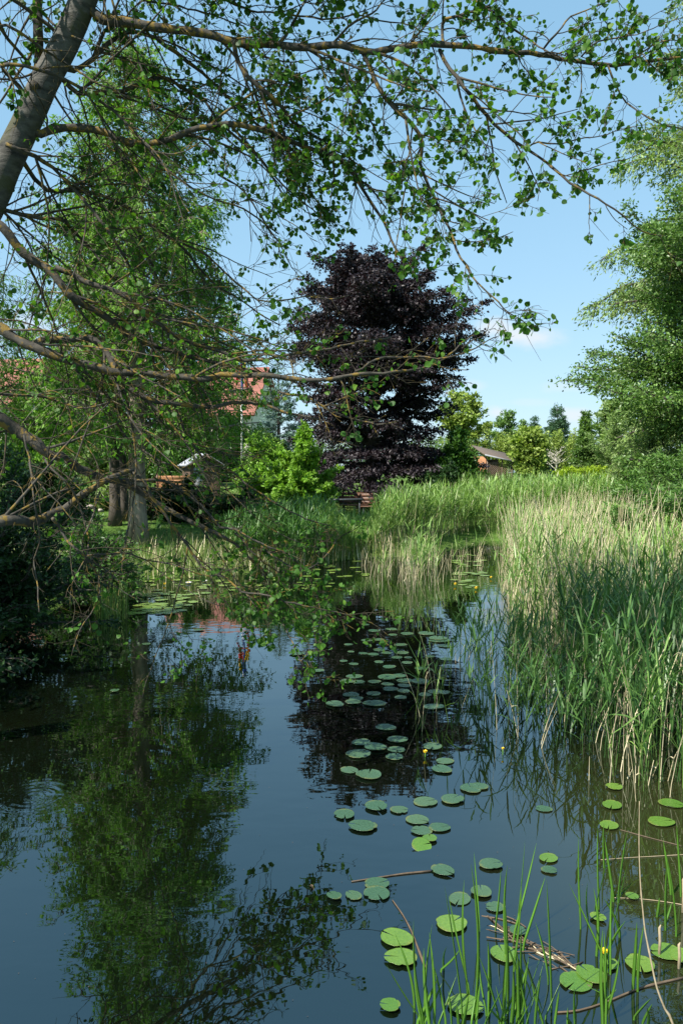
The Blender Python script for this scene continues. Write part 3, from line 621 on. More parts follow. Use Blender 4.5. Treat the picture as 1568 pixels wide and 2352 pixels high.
def grass(name, label, x, y, seed, h, w, mat, lean=.4, cat='grass', z=None, dry=0):
    rng = np.random.default_rng(seed); n = len(x); z0 = (GH(x, y) if z is None else np.full(n, z)) - .02
    hh = rng.uniform(*h, n); az = rng.uniform(0, 6.28, n); u = np.linspace(0, 1, 4)[None]; ln = hh * lean * rng.random(n) * 1.6
    P = np.stack([x[:, None] + np.cos(az)[:, None] * ln[:, None] * u ** 1.8, y[:, None] + np.sin(az)[:, None] * ln[:, None] * u ** 1.8, z0[:, None] + hh[:, None] * (u - .25 * (ln / hh)[:, None] * u ** 2)], -1)
    side = np.stack([-np.sin(az), np.cos(az), np.zeros(n)], 1); wd = w * rng.uniform(.6, 1.3, n)[:, None] * np.array([.8, 1, .6, .05])[None]
    mb = MB(); d = rng.random(n) < dry
    strips(mb, P[~d], side[~d], wd[~d], 0); strips(mb, P[d], side[d], wd[d], 1)
    return tag(mb.build(name, [M[mat], M['straw']]), label, cat, None, 'stuff')
x, y = scatter(rng, np.array([(-7.5, 17.0), (-6.2, 17.0), (-3.2, 17.7), (-1.2, 19.0), (-2.0, 20.2), (-4, 19.0), (-6, 18.2), (-8, 18.2)]), 260)
grass('bank_grass', 'long yellowish green grass and withered tufts along the edge of the larch lawn', x, y, 21, (.3, .75), .016, 'bank_grass', .45, dry=.25)
x, y = scatter(rng, np.array([(-2.6, 18.2), (-1.2, 19.0), (.1, 21.2), (1.7, 22), (2.4, 23.2), (1.4, 22.9), (-.2, 22.2), (-2, 20.2)]), 150)
grass('bank_grass', 'rank grass at the foot of the far reeds', x, y, 22, (.35, .8), .016, 'bank_grass', .4, dry=.3)
x, y = scatter(rng, np.array([(-11, 17.5), (-3.5, 18.6), (1.5, 24), (4, 28), (3, 40), (-12, 40)]), 75, 12000)
grass('lawn_grass', 'mown lawn around the larch and under the copper beech', x, y, 23, (.05, .14), .014, 'grass', .5)
x, y = scatter(rng, pix([(180, 1350), (255, 1335), (300, 1420), (240, 1450)]), 160)
grass('sedge_fringe', 'dark sedge blades at the water edge beside the left bushes', x, y, 24, (.35, .8), .012, 'bank_grass', .3, z=-.03)

# lush clumps of sedge in the near right corner, blade by blade (root and tip seen in the photo)
BL = [(468,870,388,548),(505,930,470,600),(515,930,465,490),(548,925,528,543),(600,930,540,660),(470,930,565,725),(500,930,580,750),(690,790,671,328),(712,880,699,262),(735,540,711,213),
 (797,540,822,285),(780,760,768,575),(850,870,838,405),(845,640,848,268),(880,560,920,165),(870,700,905,330),(905,620,1003,315),(895,930,890,622),(905,930,935,640),(915,930,905,520),(830,930,845,620),
 (720,930,738,745),(700,930,725,780),(810,930,905,700),(820,930,945,680),(750,930,830,770),(770,890,770,600),(1030,870,1008,325),(1018,760,962,500),(1040,930,1060,780),(1000,930,945,740),
 (1125,930,1122,770),(1240,930,1238,530),(1250,900,1252,600),(1270,720,1275,330),(1210,640,1200,360),(1225,450,1218,110),(1245,280,1243,90),(1150,530,1140,150),(1180,500,1176,340),(1300,420,1340,120),
 (1200,460,1260,220),(1280,520,1340,255),(1360,780,1378,500),(1360,900,1440,810),(1250,820,1295,775),(1490,510,1520,420),(1540,560,1500,230),(1520,390,1485,165),(1560,400,1540,100),(1460,480,1470,400),
 (1095,930,1095,850),(530,930,500,700),(620,930,605,780),(860,930,870,700),(885,930,880,640),(960,930,985,720),(665,930,690,800),(590,700,600,600),(850,930,800,760),(1420,930,1418,850),(1310,560,1240,400)]
CL = [(0, 640, 'left sedge clump in the near right corner, its blades fanning apart'), (640, 800, 'slender upright sedge blades between the left clump and the tallest one'),
      (800, 960, 'tallest and densest bright green sedge clump at the bottom of the view'), (960, 1180, 'thin sedge clump right of the tallest one, one blade bent over'),
      (1180, 1420, 'scattered sedge blades around the yellow flower'), (1420, 1700, 'sedge blades at the right edge beside the bent dry reed')]
rng = np.random.default_rng(77)
for lo, hi, lab in CL:
    root = None
    for bxz, byz, tx, ty in BL:
        if not (lo <= bxz < hi): continue
        b = on(689 + bxz * .5606, 1837.4 + byz * .5606); t = at(689 + tx * .5606, 1837.4 + ty * .5606, b[1] + rng.uniform(-.12, .1))
        if root is None: root = thing('sedge_clump', lab, 'water plant', (b[0], b[1], 0), 0, 'sedge clumps in the near right corner'); o0 = b.copy()
        for rep in range(2 if rng.random() < .45 else 1):
            if rep: b = b + np.array((rng.normal(0, .025), rng.normal(0, .03), 0)); t = t + np.array((rng.normal(0, .07), rng.normal(0, .08), rng.uniform(-.2, 0) * t[2]))
            L = np.linalg.norm(t - b); u = np.linspace(0, 1, 9)[:, None]; bow = np.array((rng.normal(0, .05), rng.normal(0, .05), 0)) * L
            P = b * (1 - u) + t * u + bow * (u * (1 - u)) * 2; P[0, 2] -= .08
            az = rng.uniform(-.9, .9); w = rng.uniform(.0115, .0175) * np.interp(u[:, 0], [0, .3, .75, 1], [.8, 1, .7, .06]); sd = np.array((math.cos(az), math.sin(az), 0))
            nrm = np.array((-sd[1], sd[0], .0)); n = len(P); V = np.empty((n, 4, 3)); 
            V[:, 0] = P - sd * w[:, None] * .5; V[:, 1] = P + nrm * w[:, None] * .22; V[:, 2] = P + sd * w[:, None] * .5; V[:, 3] = P - nrm * w[:, None] * .06
            i = (np.arange(n - 1) * 4)[:, None]; j = np.arange(4)[None]; j2 = (j + 1) % 4
            mb = MB(); mb.add(V.reshape(-1, 3) - (o0[0], o0[1], 0), np.stack([i + j, i + j2, i + 4 + j2, i + 4 + j], -1).reshape(-1, 4)); mb.build('blade', M['sedge'], root)

# ---------------------------------------------------------------- lily pads and what floats among them
def pad_mesh(seed):
    rng = np.random.default_rng(seed); n = 30; notch = .09; th = np.linspace(notch, 2 * math.pi - notch, n); mb = MB()
    ro = .5 * (1 + .16 * np.cos(th) * -1 * .6 + .02 * np.sin(th * 3 + seed) + rng.normal(0, .008, n)); ro = ro * (1 - (rng.random(n) < .08) * rng.uniform(.04, .16, n)); ro = ro * (1 - .5 * rng.uniform(.1, .25) * np.exp(-((th - rng.uniform(1, 5)) / .12) ** 2)); V = [(-.06, 0, .006)]
    wv = .012 * np.sin(th * 2 + seed) * rng.uniform(.3, 1.2)
    for fr, dz in ((.35, .008), (.72, .006), (.95, .004), (1, .010)):
        for k in range(n): V.append((-.06 + (ro[k] * math.cos(th[k])) * fr, ro[k] * math.sin(th[k]) * fr * .88, dz + wv[k] * fr ** 3))
    lo = len(V); V += [(v[0], v[1], v[2] - .007) for v in V[lo - n:lo]] + [(-.06, 0, -.004)]
    F3, F4 = [], []
    for k in range(n - 1):
        F3.append((0, 1 + k, 2 + k)); F3.append((len(V) - 1, lo + k + 1, lo + k))
        for r in range(3): a = 1 + r * n + k; F4.append((a, a + n, a + n + 1, a + 1))
        F4.append((lo - n + k, lo + k, lo + k + 1, lo - n + k + 1))
    mb.add(V, F4); mb.f.append((np.array(F3), 0)); return mb
PADS = {}
for mname in ('pad_fresh', 'pad_old', 'pad_far'):
    for s in range(5):
        o = pad_mesh(s).build('lily_pad', M[mname]); PADS[mname, s] = o.data; bpy.data.objects.remove(o)
prng = np.random.default_rng(9)
def pad(px, py, wpx, label, mat, group, rz=None, tilt=0):
    c = on(px, py); S = wpx / FPX * c[1] * .93
    o = bpy.data.objects.new('lily_pad', PADS[mat, int(prng.integers(5))]); C.collection.objects.link(o)
    o.location = (c[0], c[1], .004 + prng.random() * .012 + 0.002); o.scale = (S, S * prng.uniform(.92, 1.1), S); o.rotation_euler = (tilt + prng.normal(0, .012), prng.normal(0, .012), prng.uniform(0, 6.28) if rz is None else rz)
    tag(o, label, 'lily pad', group)
G1 = 'lily pads over the dark beech reflection'
for zx, zy, w in [(1080,225,40),(1110,254,60),(1190,243,60),(1200,273,50),(1258,268,65),(1078,298,60),(1142,291,60),(1004,313,45),(1228,318,70),(1140,340,70),(1012,349,40),(1065,354,50),(1115,358,60),(1172,354,55),
        (1235,353,75),(1215,374,60),(1270,376,40),(1362,367,55),(980,389,45),(1020,402,50),(1137,395,50),(1258,396,55),(1178,417,65),(1325,422,60),(1020,461,85),(1230,452,80),(990,479,80),(1048,483,70),(1112,484,65),
        (1170,465,100),(1250,474,80),(1182,496,65),(1245,499,70),(1325,485,100),(1182,514,75),(1250,527,70),(1237,550,65),(1110,537,75),(1008,537,85),(1040,554,75),(1030,574,80),(1370,597,90),(1400,285,95),(1440,320,70),(1430,380,60),(1385,525,80),(1430,530,70),(1345,540,70),(1400,590,80)]:
    pad(287.1 + zx * .5126, 1320.6 + zy * .5126, w * .5126, 'grey green lily pad in the drifting cluster over the dark reflection of the copper beech', 'pad_old', G1)
G2 = 'lily pads on the open water'
for zx, zy, w, lab in [(935,579,100,'leftmost lily pad of the cluster over the beech reflection, floating a little apart'), (1105,579,115,'long grey green pad at the front of the cluster over the beech reflection'),
        (1158,684,105,'single lily pad alone in the beech reflection below the cluster'), (1230,740,105,'lily pad with small holes right above the stacked pair'), (1050,757,100,'upper left pad of the middle group of three'),
        (1112,774,115,'pad pointing right in the middle group of three'), (1052,801,130,'broad front pad of the middle group of three'), (1217,788,95,'upper pad of the overlapping pair right of the middle group'),
        (1208,815,95,'lower pad of the overlapping pair right of the middle group'), (1375,777,100,'pad behind the yellow flower at the edge of the short reeds'), (1010,880,100,'left pad of the pair at the tip of the beech reflection'),
        (1093,895,130,'right and larger pad of the pair at the tip of the beech reflection'), (1425,838,90,'upper pad beside the short reeds, partly covered by the one before it'), (1412,872,110,'lower pad beside the short reeds'),
        (1355,1017,120,'lily pad left of the brighter pad below the reed reflections'), (1473,1007,118,'bright pad below the reed reflections'), (1130,1047,120,'mottled pad in open water, left of a smaller one'), (1236,1056,90,'small pad right of the mottled one'),
        (983,1082,118,'lily pad with a torn curled edge, farthest left in open water'), (1545,955,120,'pad among the reflections of the loose reeds'), (1580,948,90,'smaller pad touching the one among the reed reflections')]:
    pad(287.1 + zx * .5126, 1320.6 + zy * .5126, w * .5126, lab, 'pad_old', G2)
G3 = 'lily pads near the camera'
for zx, zy, w, lab, mt in [(245,110,132,'dull speckled pad below the pad with the torn edge','pad_old'), (490,88,108,'darkest mottled pad at the top of the little column of pads','pad_old'), (580,115,100,'clean light pad at the right of the little column','pad_old'),
        (488,128,98,'second pad of the little column','pad_old'), (530,160,72,'small pad of the little column above the tilted one','pad_fresh'), (990,38,75,'small pad alone under the hanging reed reflections','pad_old'),
        (790,268,108,'pad with one dark cut, behind the sedge tips','pad_old'), (593,297,115,'round pad at the right end of the floating stick','pad_old'), (1013,245,97,'bright green pad, upper of two right of the tallest sedge','pad_fresh'),
        (1026,292,72,'small pad, lower of two right of the tallest sedge','pad_old'), (324,345,115,'pad covering the middle of the floating stick','pad_old'), (318,393,125,'longest pad of the row of three in front of the floating stick','pad_old'),
        (214,392,82,'middle pad of the row of three in front of the floating stick','pad_old'), (135,398,75,'leftmost pad of the row of three in front of the floating stick','pad_old'), (740,377,100,'pad crossed by the slender sedge blades, upper right','pad_old'),
        (650,413,115,'dull pad left of the slender sedge blades','pad_old'), (790,443,85,'half hidden pad behind the tall sedge','pad_old'), (628,507,145,'large glossy light green pad with folded edge left of the sedge','pad_fresh'),
        (383,570,156,'large mottled pad, upper one of the left foreground pair','pad_fresh'), (398,653,150,'large pad with a notch, lower one of the left foreground pair','pad_fresh'), (828,628,130,'pad seen through the tallest sedge clump','pad_fresh'),
        (1225,492,78,'small bright round pad between the sedge blades above the yellow flower','pad_fresh'), (1120,755,150,'large bright pad in front of the flower, overlapped on its right','pad_fresh'), (1180,715,140,'large pad overlapping its neighbour left of the flower','pad_fresh'),
        (1262,682,100,'pad directly below the yellow flower','pad_fresh'), (1392,685,145,'heart shaped pad with clear notch right of the flower','pad_fresh'), (1485,628,140,'large pad at the right edge near the straw stub','pad_fresh'),
        (1362,405,60,'small yellowish pad at the right half under water','pad_fresh'), (1275,30,100,'sunlit pad with a dark nibbled edge at the foot of the right reeds','pad_fresh'), (1488,92,120,'bright sunlit pad near the right edge','pad_fresh'),
        (1263,112,95,'wide notched pad right of the sedge blade tips','pad_fresh'), (1530,20,110,'pad at the right edge under the reeds','pad_fresh'), (360,850,95,'single bright pad at the bottom left of the sedge','pad_fresh'),
        (693,850,165,'large speckled pad with a brown spot behind the bottom sedge blades','pad_fresh'), (890,540,80,'pale pad beside the heap of broken stalks','pad_old'), (1290,-50,75,'small pad at the water line of the straw stubs','pad_fresh'), (1560,640,120,'pad cut off by the right edge beside the straw stub', 'pad_fresh')]:
    pad(689 + zx * .5606, 1837.4 + zy * .5606, w * .5606, lab, mt, G3)
pad(689 + 505 * .5606, 1837.4 + 192 * .5606, 52, 'pale upturned pad standing half out of the water', 'pad_fresh', G3, rz=.4, tilt=.38)
G4 = 'lily pads in the carpet off the larch lawn'
for k in range(150):
    py = prng.uniform(1322, 1412); span = np.interp(py, [1322, 1350, 1385, 1412], [1, 1, .6, .35])
    px = 235 + (prng.random() ** .8) * (560 if py < 1365 else 270) * span + (60 if py > 1380 else 0)
    pad(px, py, prng.uniform(17, 33) * np.interp(py, [1320, 1412], [.8, 1.15]), 'yellowish green lily pad in the floating carpet off the larch lawn', 'pad_far', G4)
for k in range(26):
    pad(prng.uniform(700, 850), prng.uniform(1285, 1325), prng.uniform(15, 26), 'small lily pad off the far reeds in the middle', 'pad_far', 'lily pads off the middle reeds')
for k in range(34):
    py = prng.uniform(1272, 1350); pad(prng.uniform(1035, 1110) + (py - 1300) * .1, py, prng.uniform(16, 30), 'lily pad in the narrow open channel between the reed beds', 'pad_far', 'lily pads in the channel')
for px, py, w, lab in [(265, 1588, 26, 'lone small pad in the dark larch reflection'), (460, 1448, 28, 'lone pad at the edge of the larch reflection, nearest the carpet'), (337, 1480, 24, 'dark small pad left of the lone pad nearest the carpet'),
                       (175, 1497, 18, 'tiny pad in the shade by the left bush'), (680, 1502, 42, 'pad below the overhanging leafy twig'), (728, 1543, 32, 'pad touched by the tip of the overhanging twig'), (980, 1455, 44, 'wide pad at the left foot of the channel reeds'), (1010, 1470, 60, 'pale pad group edge in the sky reflection')]:
    pad(px, py, w, lab, 'pad_old', G2)
# ---------------------------------------------------------------- the aspen over the water
AD = 6.0
LIMBS = [  # photo polyline, distance at start and end, radius at start and end (m), side branches per metre, leafiness
 ([(235,45),(280,50),(350,60),(425,70),(500,83),(550,93),(625,100),(700,105),(784,105),(859,117),(959,100),(1009,105),(1084,112),(1234,122),(1309,135),(1384,150),(1459,142),(1568,132),(1640,150)], 6.0, 5.6, .036, .009, 5.5, 1.0),
 ([(95,310),(125,295),(185,292),(240,305),(300,325),(360,325),(415,310),(460,295),(525,285),(575,290),(640,315),(700,335),(784,370),(830,435),(870,500),(919,588),(960,640)], 6.0, 6.2, .032, .007, 5.5, .8),
 ([(536,92),(540,125),(560,165),(595,200),(645,245),(675,280),(715,310),(760,340),(800,390),(850,430),(890,480)], 5.9, 6.4, .018, .006, 5.5, 1.0),
 ([(830,112),(849,165),(874,210),(914,255),(949,290),(969,335),(971,375),(989,430),(1009,480),(1029,530),(1045,574),(1072,611),(1096,647),(1140,691),(1166,717),(1199,735)], 5.8, 5.4, .018, .003, 5.0, 1.1),
 ([(1009,115),(1034,155),(1064,200),(1099,245),(1134,285),(1179,325),(1234,360),(1274,390),(1309,418),(1359,445),(1389,470),(1429,505),(1469,532),(1534,542)], 5.7, 5.5, .015, .003, 2.6, 1.0),
 ([(1395,150),(1414,195),(1439,235),(1469,260),(1509,278),(1568,300)], 5.7, 5.6, .007, .003, 2.0, .7),
 ([(1209,340),(1234,328),(1289,330),(1359,315),(1429,300),(1484,285)], 5.6, 5.4, .006, .002, 5.5, 1.2),
 ([(1019,106),(1014,65),(1029,45),(1084,30),(1129,10),(1180,-30)], 5.7, 5.9, .013, .005, 5.0, 1.0),
 ([(1050,-40),(1094,0),(1134,35),(1199,80),(1234,105),(1290,130)], 6.0, 5.7, .010, .004, 4.5, 1.0),
 ([(1249,110),(1274,75),(1314,35),(1380,5),(1440,-20)], 5.7, 5.5, .008, .003, 5.0, 1.0),
 ([(1334,130),(1375,95),(1434,85),(1500,60),(1568,40)], 5.7, 5.4, .006, .002, 6.0, 1.3),
 ([(1460,140),(1490,110),(1530,90),(1568,85)], 5.7, 5.5, .006, .003, 6.0, 1.2),
 ([(640,102),(668,60),(690,20),(720,-30)], 5.9, 6.2, .012, .007, 5.0, .9),
 ([(760,104),(800,60),(850,30),(900,-20)], 5.8, 6.1, .010, .005, 5.5, 1.1),
 ([(480,-20),(560,20),(640,30),(740,45),(830,40),(930,60),(1010,80)], 6.6, 6.4, .010, .004, 5.0, 1.0),
 ([(170,165),(215,135),(250,100),(300,75),(360,90),(430,140),(500,200),(560,260),(640,330),(700,420),(740,480)], 6.1, 6.8, .020, .006, 5.0, .6),
 ([(150,190),(180,215),(240,215),(280,207),(320,190),(380,178),(415,200),(475,235),(505,280),(560,330),(620,400),(660,460)], 6.1, 6.9, .020, .006, 5.0, .5),
 ([(0,150),(60,155),(130,170),(200,215),(260,255),(330,330),(400,400),(470,450),(560,480),(640,540)], 5.5, 6.2, .014, .005, 4.5, .6),
 ([(20,330),(60,350),(120,390),(180,450),(240,520),(290,600),(330,690),(360,760)], 5.8, 6.5, .018, .006, 5.0, .5),
 ([(60,380),(110,430),(200,440),(280,470),(350,520),(420,570),(480,640),(560,700),(640,750)], 6.2, 6.9, .018, .005, 5.0, .5),
 ([(0,480),(55,495),(100,500),(135,505),(200,560),(260,640)], 6.0, 6.6, .018, .008, 4.5, .4),
 ([(0,515),(55,581),(106,611),(128,633),(157,673),(198,702),(234,720),(264,742),(293,764),(329,784),(366,801),(393,808),(433,816),(466,827),(560,850),(640,865),(680,880)], 5.9, 6.6, .036, .010, 4.6, .5),
 ([(128,614),(165,633),(205,651),(249,665),(293,684),(318,702),(345,731),(375,753),(415,775),(452,790),(506,805),(568,830),(660,815),(760,800),(860,780),(900,770)], 6.0, 6.4, .022, .006, 4.8, .6),
 ([(-30,735),(0,750),(22,768),(55,783),(80,801),(110,816),(154,827),(205,838),(256,854),(311,856),(366,858),(421,863),(458,870),(494,865),(516,858),(593,861),(651,866),(732,872),(778,865),(824,857),(882,855),(939,847),(989,838),(1028,818),(1060,790),(1090,770)], 5.9, 5.8, .044, .004, 3.6, .6),
 ([(816,853),(847,834),(882,820),(928,818),(978,822),(1024,820),(1074,807),(1119,784),(1140,770)], 5.9, 5.7, .010, .003, 2.4, .5),
 ([(1060,800),(1085,780),(1105,775),(1122,740),(1130,728)], 5.8, 5.7, .005, .002, 3.0, .9),
 ([(79,793),(102,783),(146,779),(190,775),(220,781),(242,801),(256,830),(271,852),(293,885),(318,903),(366,922),(410,929),(458,933),(494,936),(531,925),(600,930),(680,950),(740,965)], 6.0, 6.2, .032, .008, 4.2, .5),
 ([(640,900),(700,915),(760,945),(830,965),(880,975),(912,972)], 6.2, 6.0, .010, .004, 4.2, .7),
 ([(-20,945),(0,963),(26,983),(56,1000),(86,1019),(112,1042),(142,1052),(171,1069),(198,1085),(237,1099),(280,1108),(306,1118),(329,1138),(362,1158),(395,1174),(428,1191),(461,1207),(494,1224),(540,1250),(580,1290),(620,1330)], 5.6, 6.6, .050, .007, 3.8, .4),
 ([(-20,1200),(0,1194),(33,1192),(66,1201),(92,1191),(125,1178),(152,1168),(178,1148),(211,1125),(237,1108),(264,1095),(290,1082),(306,1079)], 5.2, 6.0, .044, .016, 3.0, .12),
 ([(302,1085),(329,1108),(349,1132),(366,1155),(382,1184),(402,1217),(428,1253),(455,1290),(478,1309),(517,1329),(553,1361),(615,1366),(677,1387),(748,1402),(800,1412),(851,1433),(902,1469)], 6.0, 6.2, .013, .003, 4.2, .7),
 ([(283,1102),(329,1103),(379,1105),(412,1125),(445,1148),(478,1178),(508,1211),(544,1215),(581,1240),(614,1255),(660,1270),(705,1303),(742,1281),(764,1255),(775,1229),(768,1218),(738,1222)], 6.1, 6.5, .013, .004, 4.0, .6),
 ([(122,1191),(142,1220),(165,1250),(184,1270),(211,1290),(244,1313),(273,1339)], 5.3, 5.6, .012, .004, 4.0, .2),
 ([(56,1000),(66,1046),(72,1095),(79,1161),(86,1204),(95,1243),(86,1276),(79,1303),(89,1349),(96,1400)], 5.5, 5.3, .008, .004, 3.0, .2),
 ([(230,1130),(215,1190),(190,1260),(225,1330),(215,1390),(180,1450),(165,1510)], 5.7, 5.4, .008, .003, 3.0, .35),
 ([(100,1050),(150,1110),(190,1180),(200,1260),(170,1340),(160,1400)], 5.6, 5.4, .008, .003, 3.5, .5),
 ([(200,1275),(280,1270),(340,1285),(400,1300),(480,1320),(560,1300)], 5.7, 6.1, .008, .003, 3.0, .25),
 ([(615,1371),(646,1422),(671,1479),(692,1525),(728,1558),(764,1571)], 6.2, 6.0, .006, .002, 4.5, 1.1),
 ([(560,1355),(590,1395),(615,1420),(640,1440)], 6.2, 6.1, .006, .002, 7.0, 1.3),
 ([(600,1255),(650,1290),(700,1330),(730,1370),(740,1420)], 6.4, 6.3, .008, .003, 7.0, 1.4),
 ([(540,1225),(590,1275),(640,1310),(690,1350),(760,1390)], 6.5, 6.5, .008, .003, 6.5, 1.3),
 ([(345,770),(360,850),(400,930),(430,1000),(480,1060),(540,1090),(620,1150),(700,1190),(760,1205)], 6.4, 6.8, .014, .004, 4.2, .55),
 ([(170,830),(210,900),(260,960),(300,1010),(350,1050),(420,1075),(500,1090),(560,1110)], 6.2, 6.5, .013, .004, 4.0, .3),
 ([(0,900),(60,905),(130,920),(200,935),(260,920),(320,960),(380,980)], 5.6, 6.1, .012, .004, 4.0, .4),
 ([(420,560),(480,590),(540,650),(590,690),(640,690),(700,680),(760,690),(800,680)], 6.6, 6.3, .010, .004, 4.5, .8),
 ([(500,400),(560,440),(600,500),(640,560),(660,600),(690,640)], 6.5, 6.6, .009, .003, 5.0, .8),
 ([(85,-20),(88,60),(92,140),(80,200)], 6.2, 6.0, .036, .04, 2.0, .2),
 ([(0,60),(50,75),(100,110),(160,150),(230,190),(300,230)], 5.4, 5.8, .012, .005, 4.0, .4),
 ([(240,-20),(270,40),(310,120),(340,200),(360,260),(420,320)], 5.8, 6.2, .010, .005, 4.5, .5),
 ([(300,-10),(380,10),(470,30),(560,60)], 6.3, 6.6, .010, .005, 5.0, .9),
 ([(240,-130),(340,-190),(480,-230),(640,-260),(820,-260),(1000,-220),(1160,-150)], 6.0, 6.4, .030, .006, 4.5, 1.2),
 ([(255,-200),(380,-330),(560,-420),(760,-480),(960,-500),(1150,-460)], 6.0, 5.4, .030, .006, 4.5, 1.3),
 ([(230,-100),(300,-60),(420,-70),(560,-90),(720,-110),(880,-90)], 6.0, 7.0, .020, .006, 4.5, 1.1),
 ([(280,-290),(420,-480),(600,-640),(820,-740),(1020,-760)], 6.0, 6.5, .026, .006, 4.5, 1.4),
 ([(240,-140),(200,-300),(260,-480),(420,-620),(560,-700)], 6.0, 5.0, .026, .006, 4.5, 1.4),
 ([(210,-40),(120,-90),(20,-150),(-120,-230),(-260,-260)], 6.0, 5.0, .022, .006, 4.5, 1.2),
 ([(150,90),(60,20),(-60,-60),(-180,-100)], 6.0, 5.2, .018, .006, 4.5, 1.0),
]
NMAIN, BR = 52, 1.5
def LV(p):   # how leafy: the low and inner boughs are half bare
    z = p[2]; x = p[0]
    return float(np.interp(z, [1.6, 2.0, 2.7, 3.3, 4.2], [.75, .42, .30, .46, .56])) * (1.15 if x > -.5 else .9)
